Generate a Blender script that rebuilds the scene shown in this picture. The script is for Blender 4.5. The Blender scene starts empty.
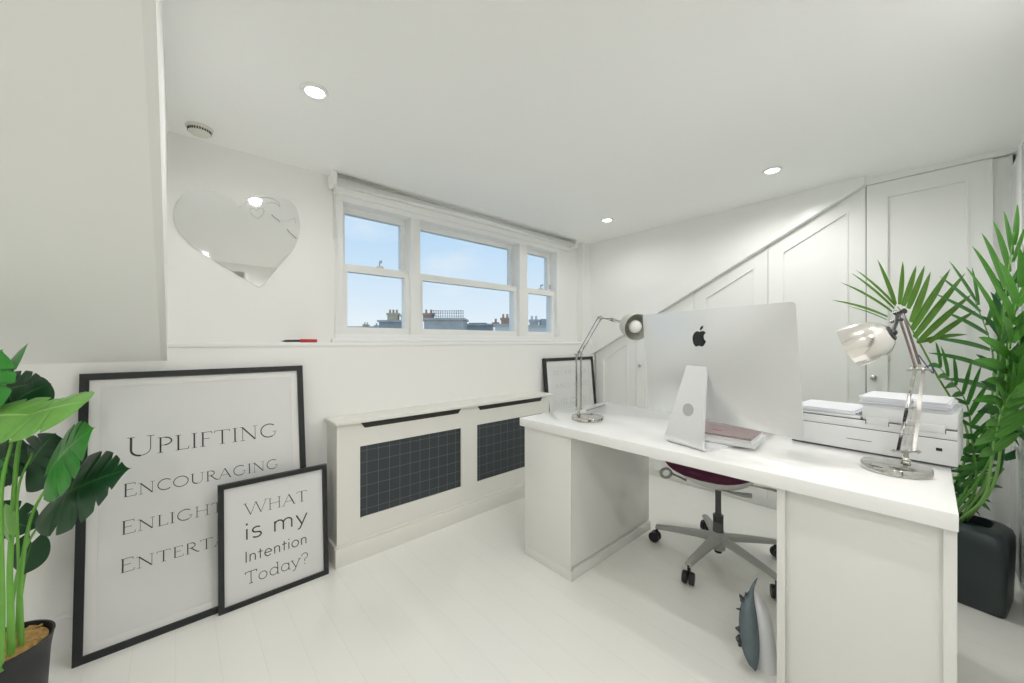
import bpy, bmesh, math, random
from mathutils import Vector, Matrix
random.seed(7)
PI = math.pi
S = bpy.context.scene
C = S.collection

# ------------------------------------------------------------------ camera
FPX, EYE = 375.0, 1.17
TH = math.atan2(418.0, FPX)
sT, cT = math.sin(TH), math.cos(TH)
cd = bpy.data.cameras.new('camera'); cam = bpy.data.objects.new('camera', cd); C.objects.link(cam)
cd.sensor_width = 36.0; cd.lens = 36.0 * FPX / 1024.0; cd.clip_start = 0.02; cd.clip_end = 500
cam.location = (0, 0, EYE); cam.rotation_euler = (PI / 2, 0, math.atan2(-cT, sT))
S.camera = cam

def at(u, v, d):
    """world point seen at photo pixel (u, v) at forward depth d metres"""
    xc = (u - 512.0) / FPX * d
    return Vector((xc * sT + d * cT, -xc * cT + d * sT, EYE - (v - 341.5) / FPX * d))
def onY(u, v, y):
    a = (u - 512.0) / FPX
    return at(u, v, y / (-a * cT + sT))
RIGHT = Vector((sT, -cT, 0)); FWD = Vector((cT, sT, 0)); UP = Vector((0, 0, 1))

# ------------------------------------------------------------------ sky / exposure
S.view_settings.view_transform = 'Standard'; S.view_settings.look = 'None'
S.view_settings.gamma = 1.0; S.view_settings.use_curve_mapping = False
S.view_settings.exposure = 0.0
LAMP_STRENGTH = 14.0
SPOT_W, SPOT_DEG, SPOT_BLEND = 25.0, 170.0, 0.6
SKY_STRENGTH = 1.0
S.cycles.max_bounces = 16; S.cycles.diffuse_bounces = 12; S.cycles.glossy_bounces = 6
S.cycles.transparent_max_bounces = 16
S.cycles.sample_clamp_indirect = 6.0

def world_sky():
    w = bpy.data.worlds.new('sky'); S.world = w; w.use_nodes = True
    nt = w.node_tree; N = nt.nodes; L = nt.links
    bg = N['Background']; tc = N.new('ShaderNodeTexCoord'); sx = N.new('ShaderNodeSeparateXYZ')
    L.new(tc.outputs['Generated'], sx.inputs[0])
    r = N.new('ShaderNodeValToRGB')
    r.color_ramp.elements[0].position = 0.02; r.color_ramp.elements[0].color = (0.86, 0.93, 1.0, 1)
    r.color_ramp.elements[1].position = 0.34; r.color_ramp.elements[1].color = (0.46, 0.70, 0.97, 1)
    L.new(sx.outputs['Z'], r.inputs[0])
    mp = N.new('ShaderNodeMapping'); mp.inputs['Scale'].default_value = (1, 1, 2.2)
    mp.inputs['Location'].default_value = (0.35, 0.1, 0.0)
    L.new(tc.outputs['Generated'], mp.inputs[0])
    nz = N.new('ShaderNodeTexNoise'); nz.inputs['Scale'].default_value = 2.6; nz.inputs['Detail'].default_value = 6
    L.new(mp.outputs[0], nz.inputs['Vector'])
    cr = N.new('ShaderNodeValToRGB')
    cr.color_ramp.elements[0].position = 0.54; cr.color_ramp.elements[0].color = (0, 0, 0, 1)
    cr.color_ramp.elements[1].position = 0.80; cr.color_ramp.elements[1].color = (0.9, 0.9, 0.9, 1)
    L.new(nz.outputs['Fac'], cr.inputs[0])
    mx = N.new('ShaderNodeMixRGB'); mx.inputs[2].default_value = (0.97, 0.98, 1.0, 1)
    L.new(cr.outputs[0], mx.inputs[0]); L.new(r.outputs[0], mx.inputs[1]); L.new(mx.outputs[0], bg.inputs[0])
    bg.inputs[1].default_value = SKY_STRENGTH
world_sky()

# ------------------------------------------------------------------ materials
def mat(name, col, rough=0.5, metal=0.0, spec=0.5, coat=0.0, emit=None, es=0.0, noise=None, bump=None):
    m = bpy.data.materials.new(name); m.use_nodes = True
    nt = m.node_tree; b = nt.nodes['Principled BSDF']
    b.inputs['Base Color'].default_value = (*col, 1); b.inputs['Roughness'].default_value = rough
    b.inputs['Metallic'].default_value = metal; b.inputs['Specular IOR Level'].default_value = spec
    b.inputs['Coat Weight'].default_value = coat
    if emit: b.inputs['Emission Color'].default_value = (*emit, 1); b.inputs['Emission Strength'].default_value = es
    if noise:
        amt, sc = noise
        tc = nt.nodes.new('ShaderNodeTexCoord'); nz = nt.nodes.new('ShaderNodeTexNoise')
        nz.inputs['Scale'].default_value = sc; nz.inputs['Detail'].default_value = 4
        nt.links.new(tc.outputs['Object'], nz.inputs['Vector'])
        mx = nt.nodes.new('ShaderNodeMixRGB'); mx.inputs[1].default_value = (*[c * (1 - amt) for c in col], 1)
        mx.inputs[2].default_value = (*[min(1, c * (1 + amt)) for c in col], 1)
        nt.links.new(nz.outputs['Fac'], mx.inputs[0]); nt.links.new(mx.outputs[0], b.inputs['Base Color'])
    if bump:
        st, sc = bump
        tc = nt.nodes.new('ShaderNodeTexCoord'); nz = nt.nodes.new('ShaderNodeTexNoise')
        nz.inputs['Scale'].default_value = sc; nz.inputs['Detail'].default_value = 3
        nt.links.new(tc.outputs['Object'], nz.inputs['Vector'])
        bp = nt.nodes.new('ShaderNodeBump'); bp.inputs['Strength'].default_value = st; bp.inputs['Distance'].default_value = 0.002
        nt.links.new(nz.outputs['Fac'], bp.inputs['Height']); nt.links.new(bp.outputs[0], b.inputs['Normal'])
    return m

WALL = mat('wall_paint', (0.90, 0.90, 0.885), 0.6, spec=0.3, bump=(0.06, 60))
CEIL = mat('ceiling_paint', (0.955, 0.96, 0.95), 0.7, spec=0.2)
TRIM = mat('gloss_white_trim', (0.89, 0.895, 0.885), 0.3)
DOORW = mat('satin_white_door', (0.88, 0.885, 0.87), 0.38)
GLOSSW = mat('gloss_white_panel', (0.89, 0.90, 0.90), 0.12)
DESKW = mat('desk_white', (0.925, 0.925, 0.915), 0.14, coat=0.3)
CAB = mat('cabinet_cream_white', (0.82, 0.81, 0.765), 0.4)
BLINDF = mat('blind_fabric', (0.80, 0.80, 0.77), 0.7)
BLACKF = mat('black_frame', (0.018, 0.021, 0.022), 0.4, noise=(0.15, 30))
MAT_BOARD = mat('mount_board', (0.80, 0.80, 0.79), 0.45, coat=0.5)
PRINT = mat('print_paper', (0.75, 0.755, 0.755), 0.45, coat=0.5)
INK = mat('black_ink', (0.035, 0.035, 0.037), 0.6)
INKF = mat('pale_grey_ink', (0.42, 0.42, 0.44), 0.6)
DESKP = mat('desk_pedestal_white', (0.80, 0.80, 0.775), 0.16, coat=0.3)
CHROME = mat('chrome', (0.64, 0.63, 0.60), 0.09, metal=1.0)
STEEL = mat('brushed_steel', (0.62, 0.61, 0.58), 0.28, metal=1.0)
SHADEIN = mat('lamp_shade_lining', (0.50, 0.51, 0.46), 0.45)
PEARL = mat('pearl_nickel', (0.86, 0.83, 0.79), 0.16, metal=0.85)
BULB = mat('frosted_bulb', (0.85, 0.85, 0.82), 0.3)
ALU = mat('aluminium', (0.80, 0.805, 0.81), 0.33, metal=0.55)
ALU2 = mat('bright_aluminium', (0.88, 0.885, 0.89), 0.30, metal=0.45)
ALUD = mat('grey_aluminium', (0.55, 0.55, 0.55), 0.4, metal=0.5)
SCREEN = mat('screen_glass', (0.01, 0.01, 0.012), 0.05)
LOGO = mat('black_gloss_logo', (0.01, 0.012, 0.014), 0.1)
PRN = mat('printer_white', (0.80, 0.81, 0.81), 0.35)
PRND = mat('printer_seam_grey', (0.10, 0.10, 0.11), 0.5)
PAPER = mat('paper', (0.85, 0.86, 0.90), 0.8)
CHG = mat('chair_grey_plastic', (0.42, 0.43, 0.41), 0.45)
CHL = mat('chair_pale_plastic', (0.72, 0.72, 0.70), 0.45)
CHD = mat('chair_dark_steel', (0.10, 0.105, 0.11), 0.35, metal=0.3)
CAST = mat('caster_black', (0.015, 0.016, 0.018), 0.4)
CREAM = mat('cream_plastic', (0.70, 0.68, 0.50), 0.5)
PURPLE = mat('plum_fabric', (0.085, 0.012, 0.04), 0.85, noise=(0.25, 90))
POTB = mat('black_pot', (0.02, 0.022, 0.025), 0.5)
PLANTER = mat('charcoal_planter', (0.028, 0.042, 0.044), 0.32, noise=(0.3, 6))
CHIP = mat('wood_chips', (0.42, 0.26, 0.09), 0.9, noise=(0.6, 60), bump=(1.0, 60))
STEM = mat('plant_stem', (0.16, 0.42, 0.06), 0.4, noise=(0.3, 12))
PSTEM = mat('palm_stem', (0.20, 0.36, 0.10), 0.5, noise=(0.3, 20))
BROWN = mat('palm_sheath', (0.16, 0.10, 0.05), 0.8)
PLUG = mat('plush_grey', (0.13, 0.17, 0.185), 0.95, noise=(0.25, 25))
PLUGD = mat('plush_dark_grey', (0.07, 0.085, 0.09), 0.95)
PLUW = mat('plush_white', (0.88, 0.89, 0.91), 0.95)
RED = mat('red_handle', (0.45, 0.02, 0.02), 0.35)
DARKM = mat('dark_metal', (0.06, 0.06, 0.06), 0.35, metal=0.6)
LID = mat('rose_grey_lid', (0.40, 0.30, 0.31), 0.30, metal=0.3)
REDL = mat('red_mark', (0.50, 0.03, 0.05), 0.5)
VIOLET = mat('violet_cord', (0.05, 0.04, 0.16), 0.5)
PEN = mat('pen_grey', (0.35, 0.35, 0.36), 0.3, metal=0.5)
SLOT = mat('cabinet_dark_slot', (0.035, 0.033, 0.03), 0.7)
MIRROR = mat('mirror_silver', (0.93, 0.935, 0.93), 0.03, metal=1.0)
MIRE = mat('mirror_etching', (0.60, 0.60, 0.58), 0.5)
MIRD = mat('mirror_dark_line', (0.22, 0.21, 0.20), 0.4)
DETW = mat('detector_plastic', (0.76, 0.75, 0.68), 0.5)
HALL = mat('hall_grey_wall', (0.40, 0.385, 0.37), 0.7)
BRICK_Y = mat('london_brick', (0.60, 0.50, 0.36), 0.9, noise=(0.35, 1.5))
BRICK_R = mat('red_brick', (0.52, 0.33, 0.25), 0.9, noise=(0.35, 1.5))
SLATE = mat('slate_grey', (0.40, 0.42, 0.43), 0.8, noise=(0.3, 1.0))
RENDER_ = mat('render_white', (0.72, 0.72, 0.70), 0.8)
STONE = mat('stone_grey', (0.52, 0.51, 0.49), 0.9, noise=(0.3, 1.0))
TERRA = mat('terracotta', (0.55, 0.36, 0.25), 0.8)
RAILM = mat('railing_grey', (0.25, 0.27, 0.29), 0.6)
ASPH = mat('street_grey', (0.2, 0.2, 0.2), 0.9)
LENS = mat('lit_lens', (1, 1, 1), 0.5, emit=(1.0, 0.975, 0.95), es=LAMP_STRENGTH)

def floor_mat():
    m = mat('painted_floorboards', (0.845, 0.84, 0.82), 0.22)
    nt = m.node_tree; b = nt.nodes['Principled BSDF']
    tc = nt.nodes.new('ShaderNodeTexCoord'); mp = nt.nodes.new('ShaderNodeMapping')
    mp.inputs['Rotation'].default_value = (0, 0, PI / 2)
    br = nt.nodes.new('ShaderNodeTexBrick'); br.offset = 0.5
    br.inputs['Scale'].default_value = 1.0; br.inputs['Mortar Size'].default_value = 0.0016
    br.inputs['Mortar Smooth'].default_value = 0.6
    br.inputs['Brick Width'].default_value = 6.0; br.inputs['Row Height'].default_value = 0.122
    br.inputs['Color1'].default_value = (0.91, 0.90, 0.865, 1); br.inputs['Color2'].default_value = (0.90, 0.89, 0.855, 1)
    br.inputs['Mortar'].default_value = (0.865, 0.85, 0.81, 1)
    nt.links.new(tc.outputs['Object'], mp.inputs[0]); nt.links.new(mp.outputs[0], br.inputs['Vector'])
    nt.links.new(br.outputs['Color'], b.inputs['Base Color'])
    bp = nt.nodes.new('ShaderNodeBump'); bp.inputs['Strength'].default_value = 0.3; bp.inputs['Distance'].default_value = 0.002
    bp.invert = True
    nt.links.new(br.outputs['Fac'], bp.inputs['Height']); nt.links.new(bp.outputs[0], b.inputs['Normal'])
    return m
FLOOR = floor_mat()

def grille_mat():
    m = mat('grille_mesh', (0.03, 0.036, 0.042), 0.5)
    nt = m.node_tree; b = nt.nodes['Principled BSDF']; N = nt.nodes; L = nt.links
    tc = N.new('ShaderNodeTexCoord'); sx = N.new('ShaderNodeSeparateXYZ'); L.new(tc.outputs['Object'], sx.inputs[0])
    def line(out, pitch, w):
        a = N.new('ShaderNodeMath'); a.operation = 'PINGPONG'; a.inputs[1].default_value = pitch / 2
        L.new(out, a.inputs[0])
        c = N.new('ShaderNodeMath'); c.operation = 'LESS_THAN'; c.inputs[1].default_value = w
        L.new(a.outputs[0], c.inputs[0]); return c.outputs[0]
    a = line(sx.outputs['X'], 0.064, 0.0012); c = line(sx.outputs['Z'], 0.064, 0.0012)
    e = line(sx.outputs['X'], 0.008, 0.0012); g = line(sx.outputs['Z'], 0.008, 0.0012)
    mx = N.new('ShaderNodeMath'); mx.operation = 'MAXIMUM'; L.new(a, mx.inputs[0]); L.new(c, mx.inputs[1])
    my = N.new('ShaderNodeMath'); my.operation = 'MAXIMUM'; L.new(e, my.inputs[0]); L.new(g, my.inputs[1])
    c1 = N.new('ShaderNodeMixRGB'); c1.inputs[1].default_value = (0.028, 0.036, 0.042, 1); c1.inputs[2].default_value = (0.045, 0.055, 0.062, 1)
    L.new(my.outputs[0], c1.inputs[0])
    c2 = N.new('ShaderNodeMixRGB'); c2.inputs[2].default_value = (0.16, 0.18, 0.20, 1)
    L.new(mx.outputs[0], c2.inputs[0]); L.new(c1.outputs[0], c2.inputs[1]); L.new(c2.outputs[0], b.inputs['Base Color'])
    return m
GRILLE = grille_mat()

def glass_mat():
    m = bpy.data.materials.new('window_glass'); m.use_nodes = True
    nt = m.node_tree; N = nt.nodes; L = nt.links; N.clear()
    o = N.new('ShaderNodeOutputMaterial'); mx = N.new('ShaderNodeMixShader')
    t = N.new('ShaderNodeBsdfTransparent'); g = N.new('ShaderNodeBsdfGlossy'); g.inputs['Roughness'].default_value = 0.3
    t.inputs[0].default_value = (0.96, 0.98, 0.98, 1); mx.inputs[0].default_value = 0.006
    L.new(t.outputs[0], mx.inputs[1]); L.new(g.outputs[0], mx.inputs[2]); L.new(mx.outputs[0], o.inputs[0])
    return m
GLASS = glass_mat()

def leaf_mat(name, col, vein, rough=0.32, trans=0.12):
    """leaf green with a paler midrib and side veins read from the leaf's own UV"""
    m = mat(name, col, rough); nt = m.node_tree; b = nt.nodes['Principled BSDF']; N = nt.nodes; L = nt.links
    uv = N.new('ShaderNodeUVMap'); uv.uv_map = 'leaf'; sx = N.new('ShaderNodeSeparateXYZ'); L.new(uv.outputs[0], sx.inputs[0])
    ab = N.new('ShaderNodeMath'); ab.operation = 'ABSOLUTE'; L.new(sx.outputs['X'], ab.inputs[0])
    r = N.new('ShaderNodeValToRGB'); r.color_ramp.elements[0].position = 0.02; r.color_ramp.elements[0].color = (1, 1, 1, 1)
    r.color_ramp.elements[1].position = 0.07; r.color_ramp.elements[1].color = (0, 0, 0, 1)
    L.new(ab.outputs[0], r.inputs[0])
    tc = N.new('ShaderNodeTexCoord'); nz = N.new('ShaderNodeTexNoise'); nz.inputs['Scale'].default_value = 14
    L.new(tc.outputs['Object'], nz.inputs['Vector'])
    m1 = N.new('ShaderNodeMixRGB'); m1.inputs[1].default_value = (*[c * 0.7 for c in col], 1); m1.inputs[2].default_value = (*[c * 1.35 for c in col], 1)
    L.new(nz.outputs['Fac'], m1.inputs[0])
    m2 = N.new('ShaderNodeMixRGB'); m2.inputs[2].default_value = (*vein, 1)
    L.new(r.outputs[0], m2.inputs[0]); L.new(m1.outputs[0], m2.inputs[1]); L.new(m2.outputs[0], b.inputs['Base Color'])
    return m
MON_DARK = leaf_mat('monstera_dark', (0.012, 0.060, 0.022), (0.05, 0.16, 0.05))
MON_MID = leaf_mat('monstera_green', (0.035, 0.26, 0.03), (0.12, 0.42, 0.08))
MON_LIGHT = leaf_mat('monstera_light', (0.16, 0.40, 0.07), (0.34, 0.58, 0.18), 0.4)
PALM_A = leaf_mat('palm_leaf_fresh', (0.13, 0.38, 0.06), (0.28, 0.55, 0.14), 0.4)
PALM_F = leaf_mat('palm_leaf_olive', (0.12, 0.27, 0.035), (0.24, 0.40, 0.08), 0.4)
PALM_B = leaf_mat('palm_leaf_mid', (0.08, 0.28, 0.05), (0.16, 0.40, 0.08), 0.4)
PALM_D = leaf_mat('palm_leaf_deep', (0.04, 0.17, 0.045), (0.06, 0.22, 0.06), 0.4)

# ------------------------------------------------------------------ builders
def BM(): return bmesh.new()
def box(bm, x0, x1, y0, y1, z0, z1, bev=0.0, seg=2, M=None):
    r = bmesh.ops.create_cube(bm, size=1.0)
    vs = r['verts']
    T = Matrix.Translation(((x0 + x1) / 2, (y0 + y1) / 2, (z0 + z1) / 2)) @ Matrix.Diagonal((abs(x1 - x0), abs(y1 - y0), abs(z1 - z0), 1))
    bmesh.ops.transform(bm, matrix=T, verts=vs)
    if bev > 0:
        es = list({e for v in vs for e in v.link_edges})
        r2 = bmesh.ops.bevel(bm, geom=es, offset=bev, segments=seg, affect='EDGES', profile=0.5)
        vs = list({v for f in r2['faces'] for v in f.verts} | {v for v in vs if v.is_valid})
    if M is not None: bmesh.ops.transform(bm, matrix=M, verts=vs)
    return bm
def frame_of(d):
    d = Vector(d).normalized()
    a = Vector((0, 0, 1)) if abs(d.z) < 0.95 else Vector((1, 0, 0))
    x = d.cross(a).normalized(); y = x.cross(d).normalized()
    return x, y, d
def tube(bm, pts, r, seg=12, cap=True, sq=1.0):
    pts = [Vector(p) for p in pts]; n = len(pts)
    rs = r if isinstance(r, (list, tuple)) else [r] * n
    rings = []; px = None
    for i, p in enumerate(pts):
        t = (pts[min(i + 1, n - 1)] - pts[max(i - 1, 0)])
        if t.length < 1e-9: t = Vector((0, 0, 1))
        t.normalize()
        if px is None: x, y, _ = frame_of(t)
        else:
            x = (px - t * px.dot(t)).normalized(); y = t.cross(x)
        px = x
        rings.append([bm.verts.new(p + (x * math.cos(2 * PI * k / seg) + y * math.sin(2 * PI * k / seg) * sq) * rs[i]) for k in range(seg)])
    for a, b in zip(rings, rings[1:]):
        for k in range(seg):
            bm.faces.new((a[k], a[(k + 1) % seg], b[(k + 1) % seg], b[k]))
    if cap:
        bm.faces.new(rings[0][::-1]); bm.faces.new(rings[-1])
    return bm
def lathe(bm, prof, origin=(0, 0, 0), axis=(0, 0, 1), seg=40, cap0=True, cap1=True):
    """prof: list of (radius, height along axis)"""
    x, y, d = frame_of(axis); o = Vector(origin); rings = []
    for r, h in prof:
        rings.append([bm.verts.new(o + d * h + (x * math.cos(2 * PI * k / seg) + y * math.sin(2 * PI * k / seg)) * max(r, 1e-5)) for k in range(seg)])
    for a, b in zip(rings, rings[1:]):
        for k in range(seg):
            bm.faces.new((a[k], a[(k + 1) % seg], b[(k + 1) % seg], b[k]))
    if cap0: bm.faces.new(rings[0][::-1])
    if cap1: bm.faces.new(rings[-1])
    return bm
def ball(bm, c, r, sx=1, sy=1, sz=1, seg=16):
    bmesh.ops.create_uvsphere(bm, u_segments=seg, v_segments=max(6, seg // 2), radius=1,
        matrix=Matrix.Translation(c) @ Matrix.Diagonal((r * sx, r * sy, r * sz, 1)))
    return bm
def prism(bm, pts2, O, X, Y, N, t):
    """polygon pts2 in the plane (O, X, Y) extruded by t along N"""
    O, X, Y, N = Vector(O), Vector(X), Vector(Y), Vector(N)
    a = [bm.verts.new(O + X * p[0] + Y * p[1]) for p in pts2]
    b = [bm.verts.new(O + X * p[0] + Y * p[1] + N * t) for p in pts2]
    n = len(a)
    bm.faces.new(a[::-1]); bm.faces.new(b)
    for i in range(n): bm.faces.new((a[i], a[(i + 1) % n], b[(i + 1) % n], b[i]))
    return bm
def ringprism(bm, outer, inner, O, X, Y, N, t):
    """frame between two matching polygons, extruded by t"""
    O, X, Y, N = Vector(O), Vector(X), Vector(Y), Vector(N); n = len(outer)
    P = lambda p, h: bm.verts.new(O + X * p[0] + Y * p[1] + N * h)
    oa = [P(p, 0) for p in outer]; ia = [P(p, 0) for p in inner]; ob = [P(p, t) for p in outer]; ib = [P(p, t) for p in inner]
    for i in range(n):
        j = (i + 1) % n
        bm.faces.new((ob[i], ob[j], ib[j], ib[i])); bm.faces.new((oa[j], oa[i], ia[i], ia[j]))
        bm.faces.new((oa[i], oa[j], ob[j], ob[i])); bm.faces.new((ia[j], ia[i], ib[i], ib[j]))
    return bm
def catmull(pts, n=8):
    pts = [Vector(p) for p in pts]; out = []
    P = [pts[0] * 2 - pts[1]] + pts + [pts[-1] * 2 - pts[-2]]
    for i in range(1, len(P) - 2):
        a, b, c, d = P[i - 1:i + 3]
        for k in range(n):
            t = k / n
            out.append(0.5 * ((2 * b) + (c - a) * t + (2 * a - 5 * b + 4 * c - d) * t * t + (3 * b - a - 3 * c + d) * t ** 3))
    out.append(pts[-1]); return out

ROOT = {}
def finish(name, bm, m, parent=None, smooth=40, mods=None):
    if smooth is not None:
        bmesh.ops.recalc_face_normals(bm, faces=bm.faces)
    if parent is not None:
        bm.transform(ROOT[parent.name].inverted())
    me = bpy.data.meshes.new(name); bm.to_mesh(me); bm.free()
    if smooth is not None:
        for p in me.polygons: p.use_smooth = True
        me.set_sharp_from_angle(angle=math.radians(smooth))
    me.materials.append(m)
    o = bpy.data.objects.new(name, me); C.objects.link(o)
    if parent is not None:
        o.parent = parent; ROOT[o.name] = ROOT[parent.name]
    else:
        ROOT[o.name] = Matrix.Identity(4)
    return o
obj = finish
def thing(name, label, cat, loc=(0, 0, 0), rz=0, group=None):
    o = bpy.data.objects.new(name, None); C.objects.link(o)
    o.location = loc; o.rotation_euler = (0, 0, rz); o.empty_display_size = 0.1
    o['label'] = label; o['category'] = cat
    if group: o['group'] = group
    ROOT[o.name] = Matrix.Translation(loc) @ Matrix.Rotation(rz, 4, 'Z')
    return o
def tag(o, label, cat, group=None):
    o['label'] = label; o['category'] = cat
    if group: o['group'] = group
    return o
def struct(name, bm, m, parent=None, smooth=30):
    o = finish(name, bm, m, parent, smooth)
    o['kind'] = 'structure'
    return o
def base_of(o):       # give a one-mesh thing an origin at its own base
    me = o.data; vs = [v.co for v in me.vertices]
    c = Vector(((min(v.x for v in vs) + max(v.x for v in vs)) / 2, (min(v.y for v in vs) + max(v.y for v in vs)) / 2, min(v.z for v in vs)))
    me.transform(Matrix.Translation(-c)); o.location = c; return o

# ================================================================== ROOM SHELL
X0, X1, XW = -1.35, 3.045, 3.08          # west wall, east cheek of dormer, wardrobe fronts
YK, YR, YS, YB = 2.22, 2.32, -0.285, -0.85   # knee wall, dormer wall, south wall east part, south wall behind camera
CZ, LEDGE, XL = 2.14, 1.165, -0.027
YRIDGE, ZR = 0.33, 2.152
KS = 1.075                             # height where the roof slope starts on the knee wall

bm = BM(); box(bm, X0 - .1, 3.7, YB - 1.3, 2.6, -0.1, 0); struct('floor', bm, FLOOR)
# ceiling: falls very slightly each way from the ridge
def slab(bm, P, t=0.06):
    a = [bm.verts.new(p) for p in P]; b = [bm.verts.new(Vector(p) + Vector((0, 0, t))) for p in P]
    n = len(P); bm.faces.new(a); bm.faces.new(b[::-1])
    for i in range(n): bm.faces.new((a[i], b[i], b[(i + 1) % n], a[(i + 1) % n]))
bm = BM()
slab(bm, [(XL - .02, YRIDGE, ZR), (3.75, YRIDGE, ZR), (3.75, YR + .3, CZ - .015), (XL - .02, YR + .3, CZ - .015)])
slab(bm, [(X0 - .1, YB - 1.3, 2.02), (3.75, YB - 1.3, 2.02), (3.75, YRIDGE, ZR), (X0 - .1, YRIDGE, ZR)])
# roof slope west of the dormer
a = [(X0 - .1, YK + .02, KS), (XL - .02, YK + .02, KS), (XL - .02, YRIDGE, ZR), (X0 - .1, YRIDGE, ZR)]
slab(bm, a, 0.08)
struct('ceiling', bm, CEIL)
# north wall: knee wall, dormer wall with the window opening, west cheek
WX0, WX1, WZ0, WZ1 = 0.70, 2.665, 1.195, 2.05
bm = BM()
box(bm, X0 - .1, 3.75, YK, YK + .45, -0.05, LEDGE)
box(bm, XL - .1, WX0, YR, YR + .14, LEDGE, CZ + .1)
box(bm, WX1, 3.75, YR, YR + .14, LEDGE, CZ + .1)
box(bm, WX0, WX1, YR, YR + .14, WZ1, CZ + .1)
box(bm, WX0, WX1, YR, YR + .14, LEDGE, WZ0)
box(bm, 2.93, X1, YK + .02, YR + .02, LEDGE, CZ + .1)
struct('wall_north', bm, WALL)
bm = BM()   # triangular west cheek
prism(bm, [(YK + .02, KS), (YR + .1, KS), (YR + .1, CZ + .1), (YRIDGE - .05, ZR + .08), (YRIDGE, ZR)], (XL - .02, 0, 0), (0, 1, 0), (0, 0, 1), (1, 0, 0), 0.02)
box(bm, X0 - .1, X0, YB - .1, YK + .1, -0.05, 2.3)
struct('wall_west', bm, WALL)
# east cheek above the wardrobe slope, and wall behind the wardrobe
def dt(y):          # top edge of the wardrobe doors: sloping, then level
    return min(2.10, 2.102 - .54 * (y - .256))
bm = BM()
yk = .256 + (2.102 - 2.06) / .54
prism(bm, [(YR + .05, dt(YR + .05) + .05), (YR + .05, CZ + .1), (yk - .03, CZ + .1), (yk - .03, 2.12), (yk, dt(yk) + .05)], (X1, 0, 0), (0, 1, 0), (0, 0, 1), (1, 0, 0), 0.14)
box(bm, 3.70, 3.80, YS - .4, YR + .3, -0.05, 2.3)
struct('wall_east', bm, WALL)
# south: glossy fitted panels beside the plant, back wall with a doorway behind the camera
bm = BM(); box(bm, 0.95, 3.75, YB - .1, YS, -0.05, 2.3); box(bm, 0.95, 1.0, YB - .1, YS, 0, 2.3)
box(bm, 0.62, 0.95, YB - .1, YB, -0.05, 2.3); box(bm, X0, -0.9, YB - .1, YB, -0.05, 2.3); box(bm, -0.9, 0.62, YB - .1, YB, 2.03, 2.3)
struct('wall_south', bm, WALL)
bm = BM(); box(bm, -1.0, 0.95, YB - 1.25, YB - 1.2, 0, 2.3); box(bm, -1.0, -.95, YB - 1.25, YB - .1, 0, 2.3); box(bm, 0.9, 0.95, YB - 1.25, YB - .1, 0, 2.3)
struct('wall_hall', bm, HALL)
bm = BM()
box(bm, -0.96, -0.9, YB, YB + .02, 0, 2.06); box(bm, 0.62, 0.68, YB, YB + .02, 0, 2.06); box(bm, -0.9, 0.62, YB, YB + .02, 2.0, 2.06)
struct('trim_2', bm, TRIM)
# glossy panelled door on the south wall
d1 = thing('door_1', '', '', (2.6, YS, 0)); del d1['label']; del d1['category']; d1['kind'] = 'structure'
bm = BM()
for k in range(4): box(bm, 1.75 + k * .33, 2.075 + k * .33, YS, YS + .02, 0.10, 2.02, .003)
struct('door_panel', bm, GLOSSW, d1)
# ledge board, skirtings, wardrobe edge trim
bm = BM(); box(bm, XL, 2.98, YK - .006, YR + .01, LEDGE - .022, LEDGE, .004); struct('trim_1', bm, TRIM)
bm = BM(); box(bm, X0, 0.62, YK - .018, YK, 0, .112, 0); box(bm, X0, .62, YK - .012, YK, .112, .125)
struct('baseboard_north', bm, TRIM)
bm = BM(); box(bm, X0, X0 + .018, YB, YK, 0, .12, .003); struct('baseboard_west', bm, TRIM)
# sloping edge trim
bm = BM()
prism(bm, [(2.22, dt(2.22) + .002), (.258, 2.1025), (.258, 2.15), (.30, 2.15), (2.22, dt(2.22) + .085)], (X1 - .012, 0, 0), (0, 1, 0), (0, 0, 1), (1, 0, 0), 0.06)
prism(bm, [(.258, 2.1025), (YS, 2.1025), (YS, 2.15), (.258, 2.15)], (XW - .012, 0, 0), (0, 1, 0), (0, 0, 1), (1, 0, 0), 0.03)
struct('trim_3', bm, TRIM)

# ------------------------------------------------------------------ window
w1 = thing('window_1', '', '', ((WX0 + WX1) / 2, YR, WZ0)); del w1['label']; del w1['category']; w1['kind'] = 'structure'
bm = BM()
YF0, YF1 = 2.305, 2.44
box(bm, WX0 - .01, WX0 + .035, YF0, YF1, 1.2145, 1.9955, .003)
box(bm, 2.625, WX1 + .01, YF0, YF1, 1.2145, 1.9955, .003)
box(bm, 1.165, 1.235, YF0, YF1, 1.2145, 1.9955, .003)
box(bm, 2.155, 2.245, YF0, YF1, 1.2145, 1.9955, .003)
box(bm, WX0 - .01, WX1 + .01, YF0, YF1, 1.995, WZ1 + .02, .003)
box(bm, WX0 - .01, WX1 + .01, YF0, YF1, WZ0 - .02, 1.215, .003)
box(bm, WX0 - .03, WX1 + .03, YF0 - .018, YF0 + .03, WZ0 - .03, WZ0 - .005, .004)
struct('window_frame', bm, TRIM, w1)
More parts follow.
